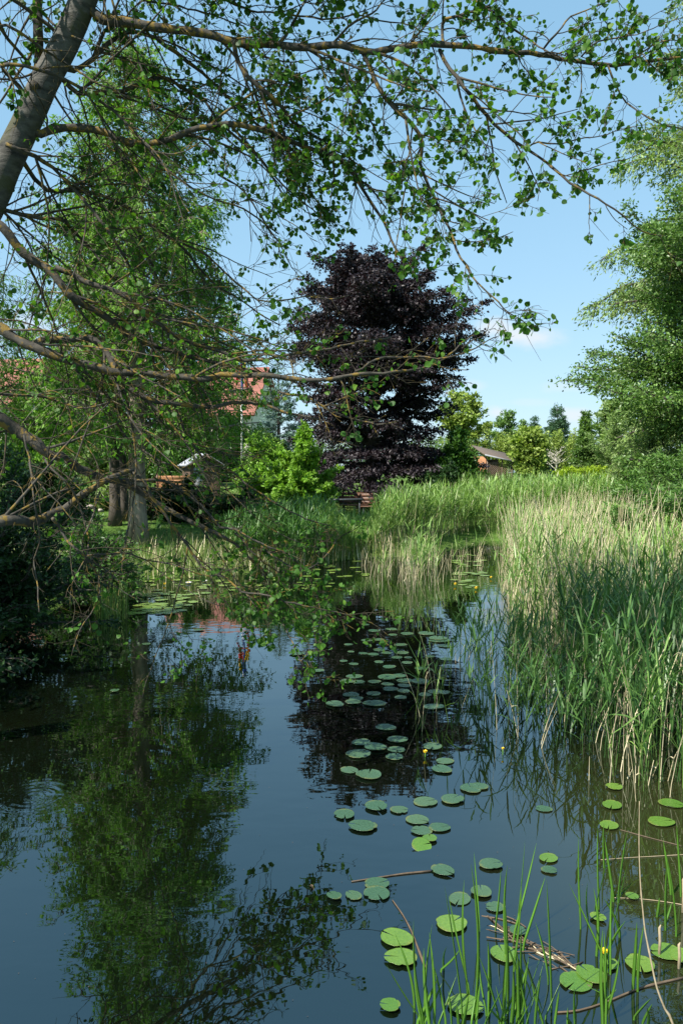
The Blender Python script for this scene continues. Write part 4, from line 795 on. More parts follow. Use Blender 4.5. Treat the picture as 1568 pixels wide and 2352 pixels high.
def aspen():
    rng = np.random.default_rng(2024)
    foot = at(-430, 1085, 6.1); gz = -.3
    root = thing('aspen_tree', 'old grey barked aspen leaning in from the left with lichen covered limbs', 'tree', (foot[0], foot[1], 0))
    o = np.array((foot[0], foot[1], 0)); mb = MB()
    tp = [np.array((foot[0] - .5, 6.2, -.5)), np.array((foot[0] - .3, 6.2, .4)), at(-330, 1000, 6.15), at(-190, 760, 6.1), at(-90, 580, 6.0)] + [at(*q, 6.0) for q in [(-28, 480), (12, 385), (58, 290), (102, 190), (150, 100), (192, 0), (235, -110), (270, -240), (300, -420)]]
    S = spline(tp, .12); rad = np.interp(np.linspace(0, 1, len(S)), [0, .1, .4, .75, 1], [.22, .17, .132, .105, .07]); rad = rad * (1 + .04 * np.sin(np.linspace(0, 40, len(S))) * rng.random(len(S)))
    mb.tube(S - o, rad, 18); mb.build('trunk', M['aspen_bark'], root)
    lv = {'P': [], 'A': []}; tw = []; seg2 = []
    for li, (pts, D0, D1, r0, r1, dens, leafy) in enumerate(LIMBS):
        L = np.array(pts, float); n = len(L); cum = np.concatenate([[0], np.cumsum(np.hypot(*np.diff(L, axis=0).T))]); cum /= cum[-1]
        P = np.array([at(px, py, D0 + (D1 - D0) * c + .12 * math.sin(c * 9 + li) * min(1, c * 4)) for (px, py), c in zip(L, cum)])
        if li in (23, 28, 29, 21, 6) or pts[0][0] <= 20:   # limbs that come in from outside the picture start on the trunk
            if pts[0][0] <= 20: P = np.vstack([(P[0] * .35 + S[np.argmin(np.linalg.norm(S - P[0], axis=1))] * .65) if pts[0][1] < 800 else P[0] - (P[1] - P[0]) * 2, P])
        dS = np.linalg.norm(S - P[0], axis=1)
        if pts[0][0] > 20 and dS.min() < .45: P = np.vstack([S[dS.argmin()] * .8 + P[0] * .2, P])
        Q = spline(P, .07); m = len(Q); wob = rng.normal(0, .006, (m, 3)); wob = (wob + np.roll(wob, 1, 0) + np.roll(wob, -1, 0)); wob[0] = 0
        Q = Q + wob * .7; rr = np.linspace(r0, r1, m) * (1 + .07 * rng.normal(0, 1, m)).clip(.8, 1.3)
        mb = MB(); queue = [(Q, rr, dens, leafy)]
        if li < NMAIN and len(Q) > 14:      # forks: thinner limbs that leave the main one
            for f_ in range((5 if r0 > .012 else 2) if np.mean([q_[1] for q_ in pts]) < 950 else (2 if r0 > .012 else 1)):
                i0 = int(rng.uniform(.12, .6) * m); T0 = unit(Q[min(m - 1, i0 + 3)] - Q[i0]); v0 = unit(Q[i0] - np.array((0, 0, CAM_H))); a0 = R(rng.uniform(18, 42)) * rng.choice([-1, 1])
                d0 = unit(T0 * math.cos(a0) + np.cross(T0, v0) * math.sin(a0) + v0 * rng.normal(0, .35)); Lf = rng.uniform(.6, 1.6) * (1 if r0 > .012 else .5) * (.6 if Q[i0][0] > .15 else 1)
                nf = int(Lf / .07); Fk = [Q[i0]]; cv = rng.normal(0, .035, 3) + np.array((.012, 0, -.02))
                for q in range(nf): d0 = unit(d0 + cv + rng.normal(0, .05, 3)); Fk.append(Fk[-1] + d0 * .07)
                if max(p_[0] for p_ in Fk) > 1.75 and Fk[0][0] < 1.6: Fk = [p_ for p_ in Fk if p_[0] < 1.75]
                if len(Fk) > 4: queue.append((np.array(Fk), np.linspace(min(rr[i0] * .6, .011), .003, len(Fk)), dens, leafy))
        for Q, rr, dens, leafy in queue:
          mb.tube(Q - o, rr, 9); m = len(Q)
          T = unit(np.gradient(Q, axis=0)); length = np.linalg.norm(np.diff(Q, axis=0), axis=1).sum(); view = unit(Q - np.array((0, 0, CAM_H)))
          nb = int(length * dens * BR)
          for b in range(nb):
              s = .06 + .94 * (b + rng.random()) / nb; i = min(m - 1, int(s * (m - 1))); t = T[i]; v = view[i]
              sidev = unit(np.cross(t, v)) * rng.choice([-1, 1]); ang = R(rng.uniform(25, 70)); dep = rng.normal(0, .55)
              d = unit(t * math.cos(ang) + (unit(sidev + v * dep)) * math.sin(ang) + np.array((0, 0, -.12)))
              Lb = rng.uniform(.18, .75) * (1.12 - .55 * s) * (1.0 if r0 > .011 else .62) * (.6 if rng.random() < .35 else 1); rb = min(rr[i] * .55, .0035 + .006 * Lb)
              k = 7; B = [Q[i]]; dd = d.copy(); cur = rng.normal(0, .10, 3) + np.array((.05, 0, -.05))
              for q in range(k):
                  dd = unit(dd + cur + rng.normal(0, .11, 3) + np.array((0, 0, .05 * (q > 3)))); B.append(B[-1] + dd * Lb / k)
              B = np.array(B); mb.tube(B - o, np.linspace(rb, .0022, k + 1), 5, 1)
              nt = rng.poisson(Lb * 10) + 1
              for c in range(nt):
                  sc = rng.uniform(.2, 1.0); f = sc * k; kk = min(k - 1, int(f)); p = B[kk] + (B[kk + 1] - B[kk]) * (f - kk); tb = unit(B[kk + 1] - B[kk])
                  rd = unit(np.cross(tb, rng.normal(0, 1, 3))); a2 = R(rng.uniform(25, 60)); d2 = unit(tb * math.cos(a2) + rd * math.sin(a2) + np.array((.08, 0, .06)))
                  Lt = rng.uniform(.06, .24); u = np.linspace(0, 1, 4)[:, None]; bend = rng.normal(0, .22, 3) * Lt
                  Tt = p + d2 * Lt * u + bend * u ** 2; seg2.append(Tt)
                  if rng.random() < min(1, leafy * LV(p)):
                      nl = int(rng.integers(4, 12) * min(1.3, .5 + .6 * leafy))
                      for e in range(nl):
                          ue = 1 - .7 * rng.random() ** 1.8; pp = p + d2 * Lt * ue + bend * ue ** 2
                          pa = unit(d2 * .5 + rng.normal(0, .8, 3) + np.array((0, 0, -.35))); lv['P'].append(pp + pa * rng.uniform(.015, .045)); lv['A'].append(pa); seg2.append(np.array([pp, pp + pa * .012, pp + pa * .025, pp + pa * .035]))
        mb.build('limb', [M['limb_bark'], M['twig_bark']], root)
    # the high crown above the picture, which shades the near reeds
    ub = []; top = S[-1]; tops = spline([S[-8], S[-1], S[-1] + (.25, -.2, .9), S[-1] + (.2, -.5, 2.0), S[-1] + (.0, -.6, 3.2)], .15)
    for k in range(34):
        st = tops[int(len(tops) * (k + .5) / 34 * .98)]; az = k * 2.4 + rng.uniform(-.4, .4); ee = R(rng.uniform(8, 45)); Lu = rng.uniform(1.3, 2.7) * (1.1 - .5 * k / 34)
        u = np.linspace(0, 1, 7)[:, None]; dv = np.array((math.cos(az) * math.cos(ee), math.sin(az) * math.cos(ee), math.sin(ee)))
        ub.append(st + dv * Lu * u + np.array((0, 0, -.25)) * Lu * u ** 2 + rng.normal(0, .03, (7, 3)) * u)
    ub = np.array(ub); P2u, (lp, ax, sd, _, _) = spray(rng, ub, 700, .7, 15000, (.06, .05), .3, .25, .07)
    mb = MB(); mb.tube(tops - o, np.linspace(.085, .02, len(tops)), 10); tubes(mb, ub - o, np.linspace(.03, .006, 7)[None].repeat(34, 0), 6); tubes(mb, P2u - o, np.linspace(.008, .003, 5)[None].repeat(700, 0), 3); mb.build('high_limbs', M['limb_bark'], root)
    lv['P'] += list(lp); lv['A'] += list(ax)
    mb = MB(); sg = np.array(seg2) - o; tubes(mb, sg, np.array([.0020, .0018, .0014, .0010])[None].repeat(len(sg), 0), 3); mb.build('twigs', M['twig_bark'], root)
    P = np.array(lv['P']) - o; A = np.array(lv['A']); n = len(P)
    A = unit(A + rng.normal(0, .35, A.shape) + np.array((0, 0, -.3))); Bv = rng.normal(0, 1, (n, 3)); Bv = unit(Bv - (Bv * A).sum(1, keepdims=True) * A); Nn = np.cross(A, Bv)
    S_ = (rng.uniform(.022, .052, n))[:, None]
    prof = [(0, 0), (.06, .26), (.28, .47), (.55, .46), (.8, .24), (1, 0)]
    V = [P]; 
    for a, b in prof[1:-1]: V.append(P + A * S_ * a + Bv * S_ * b + Nn * S_ * b * .22)
    V.append(P + A * S_ - Nn * S_ * .12)
    for a, b in prof[1:-1]: V.append(P + A * S_ * a - Bv * S_ * b + Nn * S_ * b * .22)
    V.insert(6, P + A * S_ * .5); V = np.stack(V, 1); c = V.shape[1]; q = np.arange(n)[:, None] * c
    mb = MB(); mb.add(V.reshape(-1, 3), np.concatenate([q + np.array(f) for f in [(0, 1, 2, 6), (2, 3, 4, 6), (4, 5, 6, 6)] if len(set(f)) == 4]))
    mb.f.append((np.concatenate([q + np.array((4, 5, 6))]), 0))
    mb.f.append((np.concatenate([q + np.array(f) for f in [(0, 6, 8, 7), (6, 10, 9, 8)]]), 0)); mb.f.append((q + np.array((6, 5, 10)), 0))
    mb.build('leaves', M['aspen_leaf'], root)
    print('aspen leaves', n, 'twigs', len(seg2))
aspen()

# ---------------------------------------------------------------- buildings and garden things
M['roof_red'] = planks('roof_red', (.22, .075, .05), (.28, .10, .07), .3, 2)
M['render_wall'] = plain('render_wall', (.62, .56, .45), (.7, .64, .54), 2, .9)
M['brick_wall'] = plain('brick_wall', (.36, .15, .10), (.42, .2, .14), 6, .9)
M['glass'] = plain('window_glass', (.03, .035, .04), (.05, .06, .07), 1, .08, bstr=0, spec=.8)
M['white_paint'] = plain('white_paint', (.72, .72, .70), (.64, .64, .62), 4, .5)
M['orange_wood'] = planks('orange_wood', (.36, .17, .075), (.30, .13, .055), .16, 2)
M['orange_wood_v'] = planks('orange_wood_v', (.42, .22, .09), (.33, .16, .065), .14, 0)
M['brown_wood'] = planks('brown_wood', (.085, .05, .035), (.12, .072, .05), .13, 0)
M['bench_wood'] = plain('bench_wood', (.13, .062, .034), (.09, .042, .024), 6, .55, (.6, 8, 8))
M['roof_felt'] = plain('roof_felt', (.30, .31, .34), (.24, .25, .28), 4, .85)
M['roof_brown'] = plain('roof_brown', (.09, .068, .055), (.13, .10, .08), 9, .9)
M['lattice_wood'] = plain('lattice_wood', (.16, .105, .075), (.22, .16, .12), 8, .8)
M['stone'] = plain('pale_stone', (.34, .29, .26), (.46, .38, .33), 5, .9, bstr=.5)
M['dark_metal'] = plain('dark_metal', (.05, .055, .06), None, 8, .5)
M['blue_paint'] = plain('blue_paint', (.02, .08, .42), (.02, .06, .34), 4, .5)
M['red_cloth'] = plain('red_cloth', (.55, .03, .025), (.45, .02, .02), 5, .8)
M['yellow_cloth'] = plain('yellow_cloth', (.75, .5, .02), (.65, .42, .02), 5, .8)
M['blue_cloth'] = plain('blue_cloth', (.025, .09, .45), (.02, .07, .36), 5, .8)
M['grey_pipe'] = plain('grey_pipe', (.16, .20, .25), (.13, .16, .2), 5, .5)
M['petal_yellow'] = plain('petal_yellow', (.75, .50, .01), (.7, .44, .01), 20, .5)
M['petal_white'] = plain('petal_white', (.78, .78, .74), None, 20, .5)
M['stalk'] = plain('brown_stalk', (.06, .042, .026), (.12, .085, .055), 20, .8)

def gable_roof(mb, w, d, z0, rise, over, th, mi=0):
    """roof of two thick slopes, ridge along Y"""
    for s in (-1, 1):
        a = np.array((0, z0 + rise)); b = np.array((s * (w / 2 + over), z0 - rise * over / (w / 2))); nrm = np.array((s * rise, w / 2)); nrm = nrm / np.hypot(*nrm) * th
        V = []
        for y in (-d / 2 - over, d / 2 + over):
            for p in (a, b, b + nrm, a + np.array((0, th * 1.05))): V.append((p[0], y, p[1]))
        mb.add(V, [(0, 1, 2, 3), (7, 6, 5, 4), (0, 4, 5, 1), (1, 5, 6, 2), (2, 6, 7, 3), (3, 7, 4, 0)], mi)
def house(label, px, D, w, d, eave, rise, rz, wallm, windows, chim=True):
    p = at(px, 1085, D); z = g1(p[0], D) - .1; root = thing('house', label, 'house', (p[0], D, z), rz)
    mb = MB(); V = [(-w/2,-d/2,0),(w/2,-d/2,0),(w/2,-d/2,eave),(0,-d/2,eave+rise),(-w/2,-d/2,eave)]; V += [(x, -y, zz) for x, y, zz in V]
    mb.add(V, [(0,1,2,4),(6,5,9,7),(1,6,7,2),(5,0,4,9)]); mb.f.append((np.array([(2,3,4),(9,8,7)]), 0)); mb.build('wall', M[wallm], root, smooth=False)
    mb = MB(); gable_roof(mb, w, d, eave, rise, .5, .18); ro = mb.build('roof', M['roof_red'], root, smooth=False)
    if chim: mb = MB(); mb.box((w * .12, d * .2, eave + rise + .2), (.6, .6, 1.6)); mb.build('chimney', M['brick_wall'], ro)
    for side, u, zc, ww, hh in windows:
        x, y, rot = (u, -d / 2 - .02, 0) if side == 'f' else ((w / 2 + .02, u, math.pi / 2) if side == 'r' else (-w / 2 - .02, u, math.pi / 2))
        mb = MB()
        for dx, dz, sx, sz in ((0, hh/2, ww+.1, .09), (0, -hh/2, ww+.1, .09), (-ww/2, 0, .09, hh-.1), (ww/2, 0, .09, hh-.1), (0, 0, .06, hh-.1)):
            cx, cy = (dx, 0) if rot == 0 else (0, dx); mb.box((x + cx, y + cy, zc + dz), (sx, .1, sz) if rot == 0 else (.1, sx, sz))
        f = mb.build('window', M['white_paint'], root)
        mb = MB(); mb.box((x, y, zc), (ww, .04, hh) if rot == 0 else (.04, ww, hh)); mb.build('pane', M['glass'], f)
    return root
house('red tiled house behind the garden, its roof showing between the larch and the lime shrub', 500, 72, 7.6, 9, 6.0, 4.0, R(78), 'render_wall', [('l', -2, 4.6, 1.3, 1.4), ('l', 1.5, 4.6, 1.3, 1.4), ('l', -2, 1.7, 1.3, 1.4), ('l', 1.5, 1.7, 1.3, 1.4), ('f', 0, 4.6, 1.2, 1.3), ('r', -1, 4.6, 1.3, 1.4), ('r', 2, 4.6, 1.3, 1.4)])
house('cream house with a red roof glimpsed through the branches at the far left', 10, 58, 7.4, 8, 5.6, 3.2, R(82), 'render_wall', [('l', -2, 4.0, 1.2, 1.3), ('l', 1.6, 4.0, 1.2, 1.3), ('l', -2, 1.5, 1.2, 1.3), ('l', 1.6, 1.5, 1.2, 1.3), ('f', .8, 1.6, 1.2, 1.3)], False)

def left_shed():
    D = 35; p = at(462, 1085, D); z = g1(p[0], D) - .05; root = thing('garden_shed', 'brown garden shed with a grey roof and a pale door right of the larch trunk', 'shed', (p[0], D, z), R(24))
    w, d, h, r = 1.35, 1.5, 1.45, .42; mb = MB(); V = [(-w/2,-d/2,0),(w/2,-d/2,0),(w/2,-d/2,h),(0,-d/2,h+r),(-w/2,-d/2,h)]; V += [(x, -y, zz) for x, y, zz in V]
    mb.add(V, [(0,1,2,4),(6,5,9,7),(1,6,7,2),(5,0,4,9)]); mb.f.append((np.array([(2,3,4),(9,8,7)]), 0)); mb.build('wall', M['brown_wood'], root, smooth=False)
    mb = MB(); gable_roof(mb, w, d, h, r, .18, .06); mb.build('roof', M['roof_felt'], root, smooth=False)
    mb = MB()
    for s in (-1, 1): mb.box((s * w / 4, -d/2 - .2, h + r / 2 - .03), (w * .58 + .12, .025, .1), ry=s * math.atan2(r, w / 2))
    mb.build('fascia', M['brown_wood'], root)
    mb = MB(); mb.box((-.30, -d/2 - .02, .68), (.42, .05, 1.25)); dr = mb.build('door', M['roof_felt'], root); mb = MB(); mb.box((-.15, -d/2 - .06, .7), (.03, .05, .12)); mb.build('handle', M['dark_metal'], dr)
    q = at(405, 1085, 34.2); z = g1(q[0], 34.2); root = thing('plank_fence', 'low sunlit orange plank panel standing left of the brown shed', 'fence', (q[0], 34.2, z), R(6))
    for k in range(5): mb = MB(); mb.box((0, 0, .12 + k * .17), (1.55, .04, .155), rx=.06); mb.build('plank', M['orange_wood'], root)
    for s in (-1, 1): mb = MB(); mb.box((s * .82, .02, .48), (.09, .09, .96)); mb.build('post', M['bench_wood'], root)
left_shed()

def lattice_shed():
    D = 65; p = at(1130, 1085, D); z = g1(p[0], D) - .05; root = thing('wood_shed', 'wooden shed with brown roof, pale eaves board and diamond lattice at the far reeds', 'shed', (p[0], D, z), R(12))
    w, d, h = 2.3, 2.6, 1.75; mb = MB(); mb.box((-w/2 + .04, 0, h / 2 + .1), (.08, d, h + .25)); mb.build('side_wall', M['orange_wood'], root)
    mb = MB(); mb.box((0, d/2 - .04, h / 2), (w - .2, .08, h)); mb.build('back_wall', M['brown_wood'], root)
    mb = MB(); mb.box((.15, -.05, h + .46), (w + .7, d + .6, .09), ry=R(12), rx=R(15)); rf = mb.build('roof', M['roof_brown'], root)
    mb = MB(); mb.box((.15, -.05 - d/2 - .25, h + .02), (w + .72, .04, .11), ry=R(12)); mb.build('fascia', M['roof_felt'], rf)
    for x in (-w/2 + .16, 0.28, w/2): mb = MB(); mb.box((x, -d/2, h / 2 - (x > 1) * .12), (.09, .09, h - (x > 1) * .25)); mb.build('post', M['lattice_wood'], root)
    for x0, x1, h1 in ((-w/2 + .22, .22, 1.35), (.34, w/2 - .06, 1.2)):
        mb = MB(); n = int((x1 - x0 + h1) / .16)
        for k in range(n):
            c = k * .16
            for s in (0, 1):
                a = max(0, c - h1); b = min(c, x1 - x0)
                pa, pb = (a, c - a), (b, c - b)
                if s: pa, pb = (x1 - x0 - pa[0], pa[1]), (x1 - x0 - pb[0], pb[1])
                L = math.hypot(pa[0] - pb[0], pa[1] - pb[1])
                if L > .05: mb.box((x0 + (pa[0] + pb[0]) / 2, -d/2 - .01 - .02 * s, .15 + (pa[1] + pb[1]) / 2), (L, .016, .035), ry=math.atan2(pa[1] - pb[1], pb[0] - pa[0]))
        mb.build('lattice_panel', M['lattice_wood'], root)
    lz = thing('log_stack', 'pale split firewood stacked behind the diamond lattice of the wood shed', 'firewood', (p[0], D, z), R(12)); lz.scale = (.62, .62, .62); mb = MB(); rng = np.random.default_rng(4)
    for i in range(10):
        for j in range(8): mb.tube([(-.88 + i * .19 + (j % 2) * .09, -1.05, .12 + j * .165), (-.88 + i * .19 + (j % 2) * .09, -.4, .12 + j * .165 + rng.normal(0, .01))], rng.uniform(.075, .095), 7)
    mb.build('logs', M['stone'], lz)
lattice_shed()

def bench(px, D, label, w):
    p = at(px, 1085, D); z = g1(p[0], D); root = thing('park_bench', label, 'bench', (p[0], D, z), R(4), 'benches under the copper beech')
    mb = MB()
    for k in range(4): mb.box((0, -.20 + k * .125, .43), (w, .105, .04))
    mb.build('seat', M['bench_wood'], root); mb = MB()
    for k in range(3): mb.box((0, .28 + k * .04, .58 + k * .15), (w, .035, .115), rx=-.22)
    mb.build('backrest', M['bench_wood'], root)
    for s in (-1, 1):
        mb = MB(); x = s * (w / 2 - .18); mb.box((x, -.17, .205), (.06, .06, .41)); mb.build('leg', M['dark_metal'], root)
        mb = MB(); mb.box((x, .25, .205), (.06, .06, .41)); mb.box((x, .345, .66), (.05, .03, .56), rx=-.22); mb.build('leg', M['dark_metal'], root)
bench(812, 31.8, 'left one of two brown slatted benches end to end under the copper beech', 1.15); bench(856, 31.7, 'right one of two brown slatted benches end to end under the copper beech', 1.15)
p = at(788, 1085, 30.4); root = thing('garden_table', 'dark table with slim legs in front of the left bench under the beech', 'table', (p[0], 30.4, g1(p[0], 30.4)), R(2))
mb = MB(); mb.box((0, 0, .74), (1.5, .7, .05)); mb.build('tabletop', M['dark_metal'], root)
for sx in (-1, 1):
    for sy in (-1, 1): mb = MB(); mb.box((sx * .62, sy * .26, .355), (.06, .06, .71)); mb.build('leg', M['dark_metal'], root)

# flag pole, hidden behind the branches but mirrored in the pond
def flagpole():
    D = 45; b = at(556, 1085, D); top = at(556, 803, D); z = g1(b[0], D) - .05; H = top[2] - z
    root = thing('flagpole', 'thin pale flagpole in front of the red tiled roof, mirrored in the pond', 'flagpole', (b[0], D, z))
    mb = MB(); mb.tube([(0, 0, 0), (0, 0, H * .5), (0, 0, H - .05)], [.07, .06, .045], 10); mb.build('pole', M['white_paint'], root)
    mb = MB(); mb.tube([(0, 0, H - .05), (0, 0, H), (0, 0, H + .06), (0, 0, H + .1)], [.05, .09, .08, .02], 10); mb.build('finial', M['dark_metal'], root)
    f = thing('flag', 'limp red, blue and yellow flag hanging from the pole, seen in the mirror image', 'flag', (b[0], D - .02, z))
    def cloth(x0, x1, x2, z0, z1, ph, mat):
        m, n = 14, 10; V = []
        for i in range(m):
            t = i / (m - 1)
            for j in range(n):
                u = j / (n - 1); V.append(((x0 + (x1 - x0) * u) * (1 - t) + (x2 + (x1 - x0) * .25 * u) * t, -.1 + .12 * math.sin(u * 9 + ph + t * 2), z0 + (z1 - z0) * t))
        i = (np.arange(m - 1) * n)[:, None]; j = np.arange(n - 1)[None]; q = MB(); q.add(V, np.stack([i + j, i + j + 1, i + n + j + 1, i + n + j], -1).reshape(-1, 4)); q.build('cloth_stripe', M[mat], f)
    k = H - .15
    cloth(-.10, .20, .04, k, k - 2.2, 0, 'blue_cloth'); cloth(-.24, .08, -.26, k - .1, k - .75, 1, 'yellow_cloth'); cloth(-.28, .03, -.30, k - .7, k - 1.9, 2, 'red_cloth')
    cloth(.06, .28, .26, k - .6, k - 2.0, 3, 'yellow_cloth'); cloth(.16, .38, .36, k - 1.2, k - 2.5, 4, 'red_cloth')
flagpole()
# small garden things
p = on(293, 1272, .12); root = thing('marker_post', 'thin grey blue post at the water edge left of the larch trunk', 'post', (p[0], p[1], -.1))
mb = MB(); mb.tube([(0, 0, 0), (0.005, 0, .5), (.012, 0, .86)], .033, 12); mb.build('pipe', M['grey_pipe'], root); mb = MB(); mb.tube([(.012, 0, .855), (.012, 0, .885), (.012, 0, .90)], [.037, .037, .02], 12); mb.build('cap', M['grey_pipe'], root)
p = at(118, 1085, 27); root = thing('compost_bin', 'small brown plank bin left of the rubble heap', 'bin', (p[0], 27, g1(p[0], 27)), R(-15)); 
for x, y, sx, sy in ((0, -.3, .66, .03), (0, .3, .66, .03), (-.315, 0, .03, .57), (.315, 0, .03, .57)): mb = MB(); mb.box((x, y, .42), (sx, sy, .8)); mb.build('plank_side', M['bench_wood'], root)
rng = np.random.default_rng(6)
def stone_mesh(seed):
    r = np.random.default_rng(seed); mb = MB(); n = 9; V = []; 
    for k, (zz, rr) in enumerate(((-.1, .7), (.12, 1), (.42, .9), (.6, .5))):
        for j in range(n): a = j / n * 6.283; q = rr * (1 + .18 * math.sin(a * 2 + seed) + r.normal(0, .06)); V.append((q * math.cos(a) * .5, q * math.sin(a) * .38, zz * .6))
    V.append((0, 0, .4)); F = [(k * n + j, k * n + (j + 1) % n, k * n + n + (j + 1) % n, k * n + n + j) for k in range(3) for j in range(n)]
    mb.add(V, F); mb.f.append((np.array([(3 * n + j, 3 * n + (j + 1) % n, 4 * n) for j in range(n)]), 0)); return mb
first = []
for k in range(14):
    px, D = rng.uniform(128, 235), rng.uniform(26.2, 27.6); q = at(px, 1085, D)
    if k < 4: o = stone_mesh(k).build('rubble_stone', M['stone']); first.append(o)
    else: o = first[k % 4].copy(); C.collection.objects.link(o)
    s = rng.uniform(.22, .5); o.location = (q[0], D, g1(q[0], D) + (.12 if k % 3 == 0 else 0)); o.scale = (s, s, s * rng.uniform(.7, 1)); o.rotation_euler = (rng.normal(0, .15), rng.normal(0, .15), rng.uniform(0, 6))
    tag(o, 'pale stone or brick lump in the rubble heap at the left of the larch lawn', 'stone', 'stones of the rubble heap')
p = at(393, 1085, 52); root = thing('garden_pavilion', 'white fabric garden pavilion glimpsed between larch and shed', 'pavilion', (p[0], 52, g1(p[0], 52)))
mb = MB(); hp = 2.5; V = [(-1.3,-1.3,hp),(1.3,-1.3,hp),(1.3,1.3,hp),(-1.3,1.3,hp),(0,0,hp+.8)]; V += [(x, y, zz - .22) for x, y, zz in V]
mb.add(V, [(0,5,6,1),(1,6,7,2),(2,7,8,3),(3,8,5,0)]); mb.f.append((np.array([(0,1,4),(1,2,4),(2,3,4),(3,0,4),(6,5,9),(7,6,9),(8,7,9),(5,8,9)]), 0)); mb.build('canopy', M['white_paint'], root, smooth=False)
for sx in (-1, 1):
    for sy in (-1, 1): mb = MB(); mb.box((sx * 1.22, sy * 1.22, hp / 2 - .12), (.06, .06, hp - .2)); mb.build('leg', M['white_paint'], root)

# flowers of the lilies
def flower_proto(mat, n, r, name, open_):
    mb = MB(); V = []; rng = np.random.default_rng(n)
    for ring in range(2):
        for k in range(n):
            a = (k + ring * .5) / n * 6.283; d = np.array((math.cos(a), math.sin(a), 0)); s = np.array((-d[1], d[0], 0)); rr = r * (1 - .3 * ring); up = np.array((0, 0, 1.))
            u = np.linspace(0, 1, 5); 
            Q = np.stack([d * rr * (math.sin(v * 1.5) * open_ + .05) + up * rr * (.1 + v * (1.35 - open_) + ring * .1) for v in u]); w = rr * np.array([.35, .75, .85, .6, .1])
            strips(mb, Q[None], s[None], w[None])
    return mb
fl = []
for px, py, w, z0, kind, lab in [(689 + 1243 * .5606, 1837.4 + 617 * .5606, 17, .10, 'y', 'yellow water lily flower standing among the sedge blades in the near right corner'), (976, 1725, 10, .05, 'y', 'yellow water lily flower at the edge of the short reeds'),
        (1154, 1718, 7, .06, 'y', 'small yellow lily bud among the loose dark reeds'), (1093, 1349, 8, .05, 'y', 'yellow lily flower in the channel, near its mouth'), (1045, 1340, 7, .06, 'y', 'yellow lily flower at the left of the channel'), (1127, 1325, 6, .05, 'y', 'tiny yellow lily flower at the right side of the channel'),
        (433, 1337, 11, .04, 'w', 'white water lily blossom in the floating carpet, left of the other white one'), (470, 1333, 10, .04, 'w', 'white water lily blossom in the floating carpet, right of the other white one'),
        (379, 1340, 6, .05, 'y', 'small yellow lily flower in the floating carpet')]:
    c = on(px, py, z0); S = w / FPX * c[1] * 1.5
    root = thing('water_lily_flower', lab, 'flower', (c[0], c[1], 0), 0, 'water lily flowers')
    mb = flower_proto('x', 5 if kind == 'y' else 9, S * .5, 'f', .55 if kind == 'y' else .8); mb.v = [v + (0, 0, z0 - S * .3) for v in mb.v]; b = mb.build('petals', M['petal_yellow' if kind == 'y' else 'petal_white'], root)
    mb = MB(); mb.tube([(0, 0, z0 - S * .3), (0, 0, z0 - S * .15), (0, 0, z0 - S * .02)], [S * .1, S * .24, S * .16], 10); mb.build('flower_centre', M['petal_yellow'], root)
    mb = MB(); mb.tube([(.01, .01, -.1), (0, 0, 0), (0, 0, z0 - S * .28)], .005, 6); mb.build('stem', M['sedge'], root)

# sticks and stalks on the water
def stick(name, label, pts, r, mat, cat='stick', z=.004, k=6):
    P = [on(689 + a * .5606, 1837.4 + b * .5606, z) for a, b in pts]; c = P[0].copy(); mb = MB(); S = spline(np.array(P), .05) - c; rr = np.linspace(r[0], r[1], len(S)) * np.random.default_rng(len(pts)).uniform(.85, 1.15, len(S))
    mb.tube(S, rr, k); o = mb.build(name, M[mat]); o.location = c; return tag(o, label, cat)
stick('floating_stick', 'long thin dark stick floating between two lily pads', [(210, 334), (290, 322), (380, 308), (440, 300), (535, 291)], (.003, .007), 'stalk')
stick('floating_stalk', 'brown reed stalk lying slantwise behind the left foreground pair of pads', [(378, 410), (420, 470), (455, 535), (480, 600), (512, 685)], (.003, .007), 'stalk', 'reed stalk')
stick('floating_stalk', 'thin dark stalk lying between the lower right pads', [(1050, 870), (1140, 862), (1250, 828), (1400, 768), (1568, 728)], (.004, .006), 'stalk', 'reed stalk')
stick('floating_stalk', 'pale stalk lying level at the right edge, upper one', [(1230, 245), (1350, 236), (1460, 230), (1600, 222)], (.0016, .0022), 'dull_straw', 'reed stalk')
stick('floating_stalk', 'pale stalk lying level at the right edge, lower one', [(1270, 400), (1390, 405), (1500, 418), (1600, 436)], (.0016, .0022), 'dull_straw', 'reed stalk')
stick('floating_stalk', 'brown stalk slanting under the sunlit right pads', [(1310, 122), (1420, 152), (1560, 188)], (.003, .003), 'stalk', 'reed stalk')
rng = np.random.default_rng(31); mb = MB()
for k in range(46):
    t = rng.random(); cx, cy = 800 + 330 * t, 520 + 160 * t + rng.normal(0, 22); a = math.atan2(.45, 1) + rng.normal(0, .25); L = rng.uniform(40, 170)
    P = [on(689 + (cx + s * L * math.cos(a)) * .5606, 1837.4 + (cy + s * L * math.sin(a) + 6 * math.sin(s * 3 + k)) * .5606, -.002 + rng.random() * .012) for s in (-.5, -.15, .2, .5)]; mb.tube(spline(np.array(P), .04), rng.uniform(.0015, .0042), 5, int(rng.random() < .2))
tag(mb.build('stalk_heap', [M['stalk'], M['straw']]), 'tangled heap of broken brown reed stalks floating behind the sedge blades', 'reed debris', None, 'stuff')
D0 = 3.2; pts = [(1545, 940), (1525, 918), (1492, 855), (1460, 770), (1442, 690), (1428, 620), (1412, 540), (1402, 450), (1393, 350), (1387, 200), (1388, 5)]
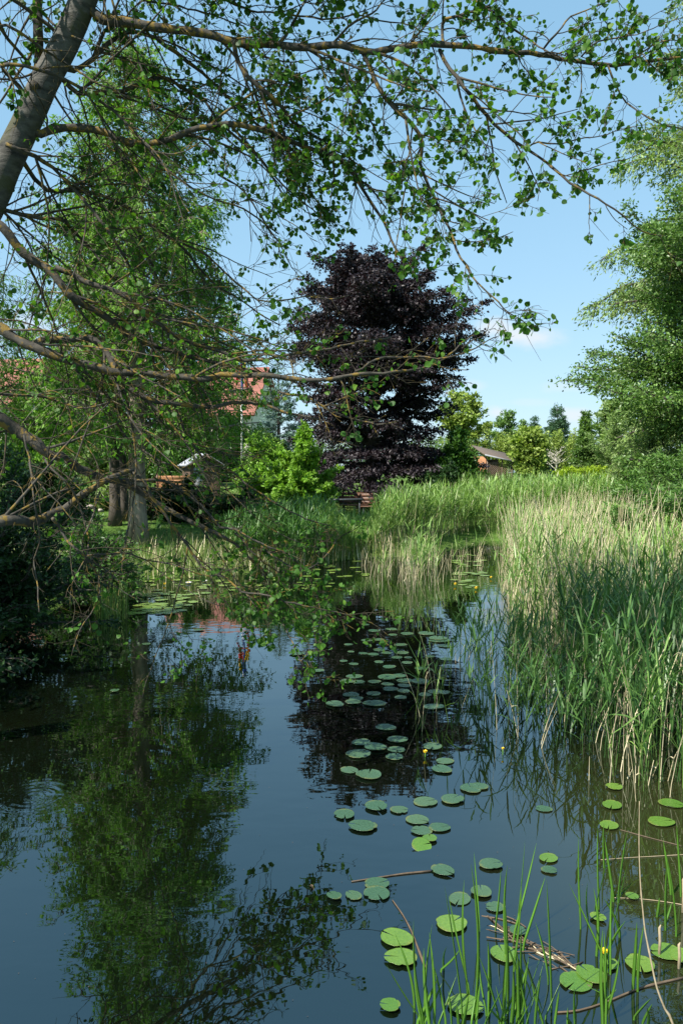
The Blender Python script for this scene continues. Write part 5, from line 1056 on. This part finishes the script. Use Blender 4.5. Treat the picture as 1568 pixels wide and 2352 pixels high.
P = [at(689 + a * .5606, 1837.4 + b * .5606, 3.15 + .1 * i / 10) for i, (a, b) in enumerate(pts)]; P[0][2] = -.1; S = spline(np.array(P), .03); mb = MB(); mb.tube(S - (S[0][0], S[0][1], 0), np.interp(np.arange(len(S)), [0, len(S) * .3, len(S)], [.0055, .004, .0013]) * np.where(np.arange(len(S)) % 7 == 0, 1.3, 1), 8)
o = mb.build('dry_reed', M['dull_straw']); o.location = (S[0][0], S[0][1], 0); tag(o, 'tall pale dry reed stalk kinked near its foot at the lower right edge', 'reed stalk')
for a, b, h, lab in [(1468, 640, .16, 'short broken straw stub standing on the right hand pad'), (1548, 690, .13, 'broken straw stub at the right edge'), (1564, 460, .2, 'broken straw stub at the right edge, farther back')]:
    q = on(689 + a * .5606, 1837.4 + b * .5606); mb = MB(); mb.tube([(0, 0, -.05), (.004, 0, h * .5), (.0, 0, h * .9), (.006, 0, h)], [.007, .007, .0065, .002], 8); o = mb.build('reed_stub', M['dull_straw']); o.location = q; tag(o, lab, 'reed stub', 'reed stubs')
q = on(689 + 52 * .5606, 1837.4 + 358 * .5606, .004); mb = MB(); rng = np.random.default_rng(2)
leaves(mb, np.zeros((5, 3)), rng.normal(0, 1, (5, 3)) * (1, 1, .25), rng.normal(0, 1, (5, 3)), .03, .018); o = mb.build('dead_leaf', M['stalk']); o.location = q; tag(o, 'curled dark dead leaf floating alone in open water', 'leaf')

rng = np.random.default_rng(15); mb = MB()      # pollen and fallen bits drifting on the surface
n = 260; P = np.stack([rng.uniform(-2.6, 1.8, n), 3 + 9 * rng.random(n) ** 1.5, np.full(n, .003)], 1); a = rng.uniform(0, 6.28, n)
leaves(mb, P, np.stack([np.cos(a), np.sin(a), rng.normal(0, .05, n)], 1), np.stack([-np.sin(a), np.cos(a), rng.normal(0, .1, n)], 1), rng.uniform(.004, .011, n), rng.uniform(.002, .005, n))
tag(mb.build('floating_specks', M['stalk']), 'tiny flecks of pollen and bud scales drifting on the open water', 'flecks', None, 'stuff')
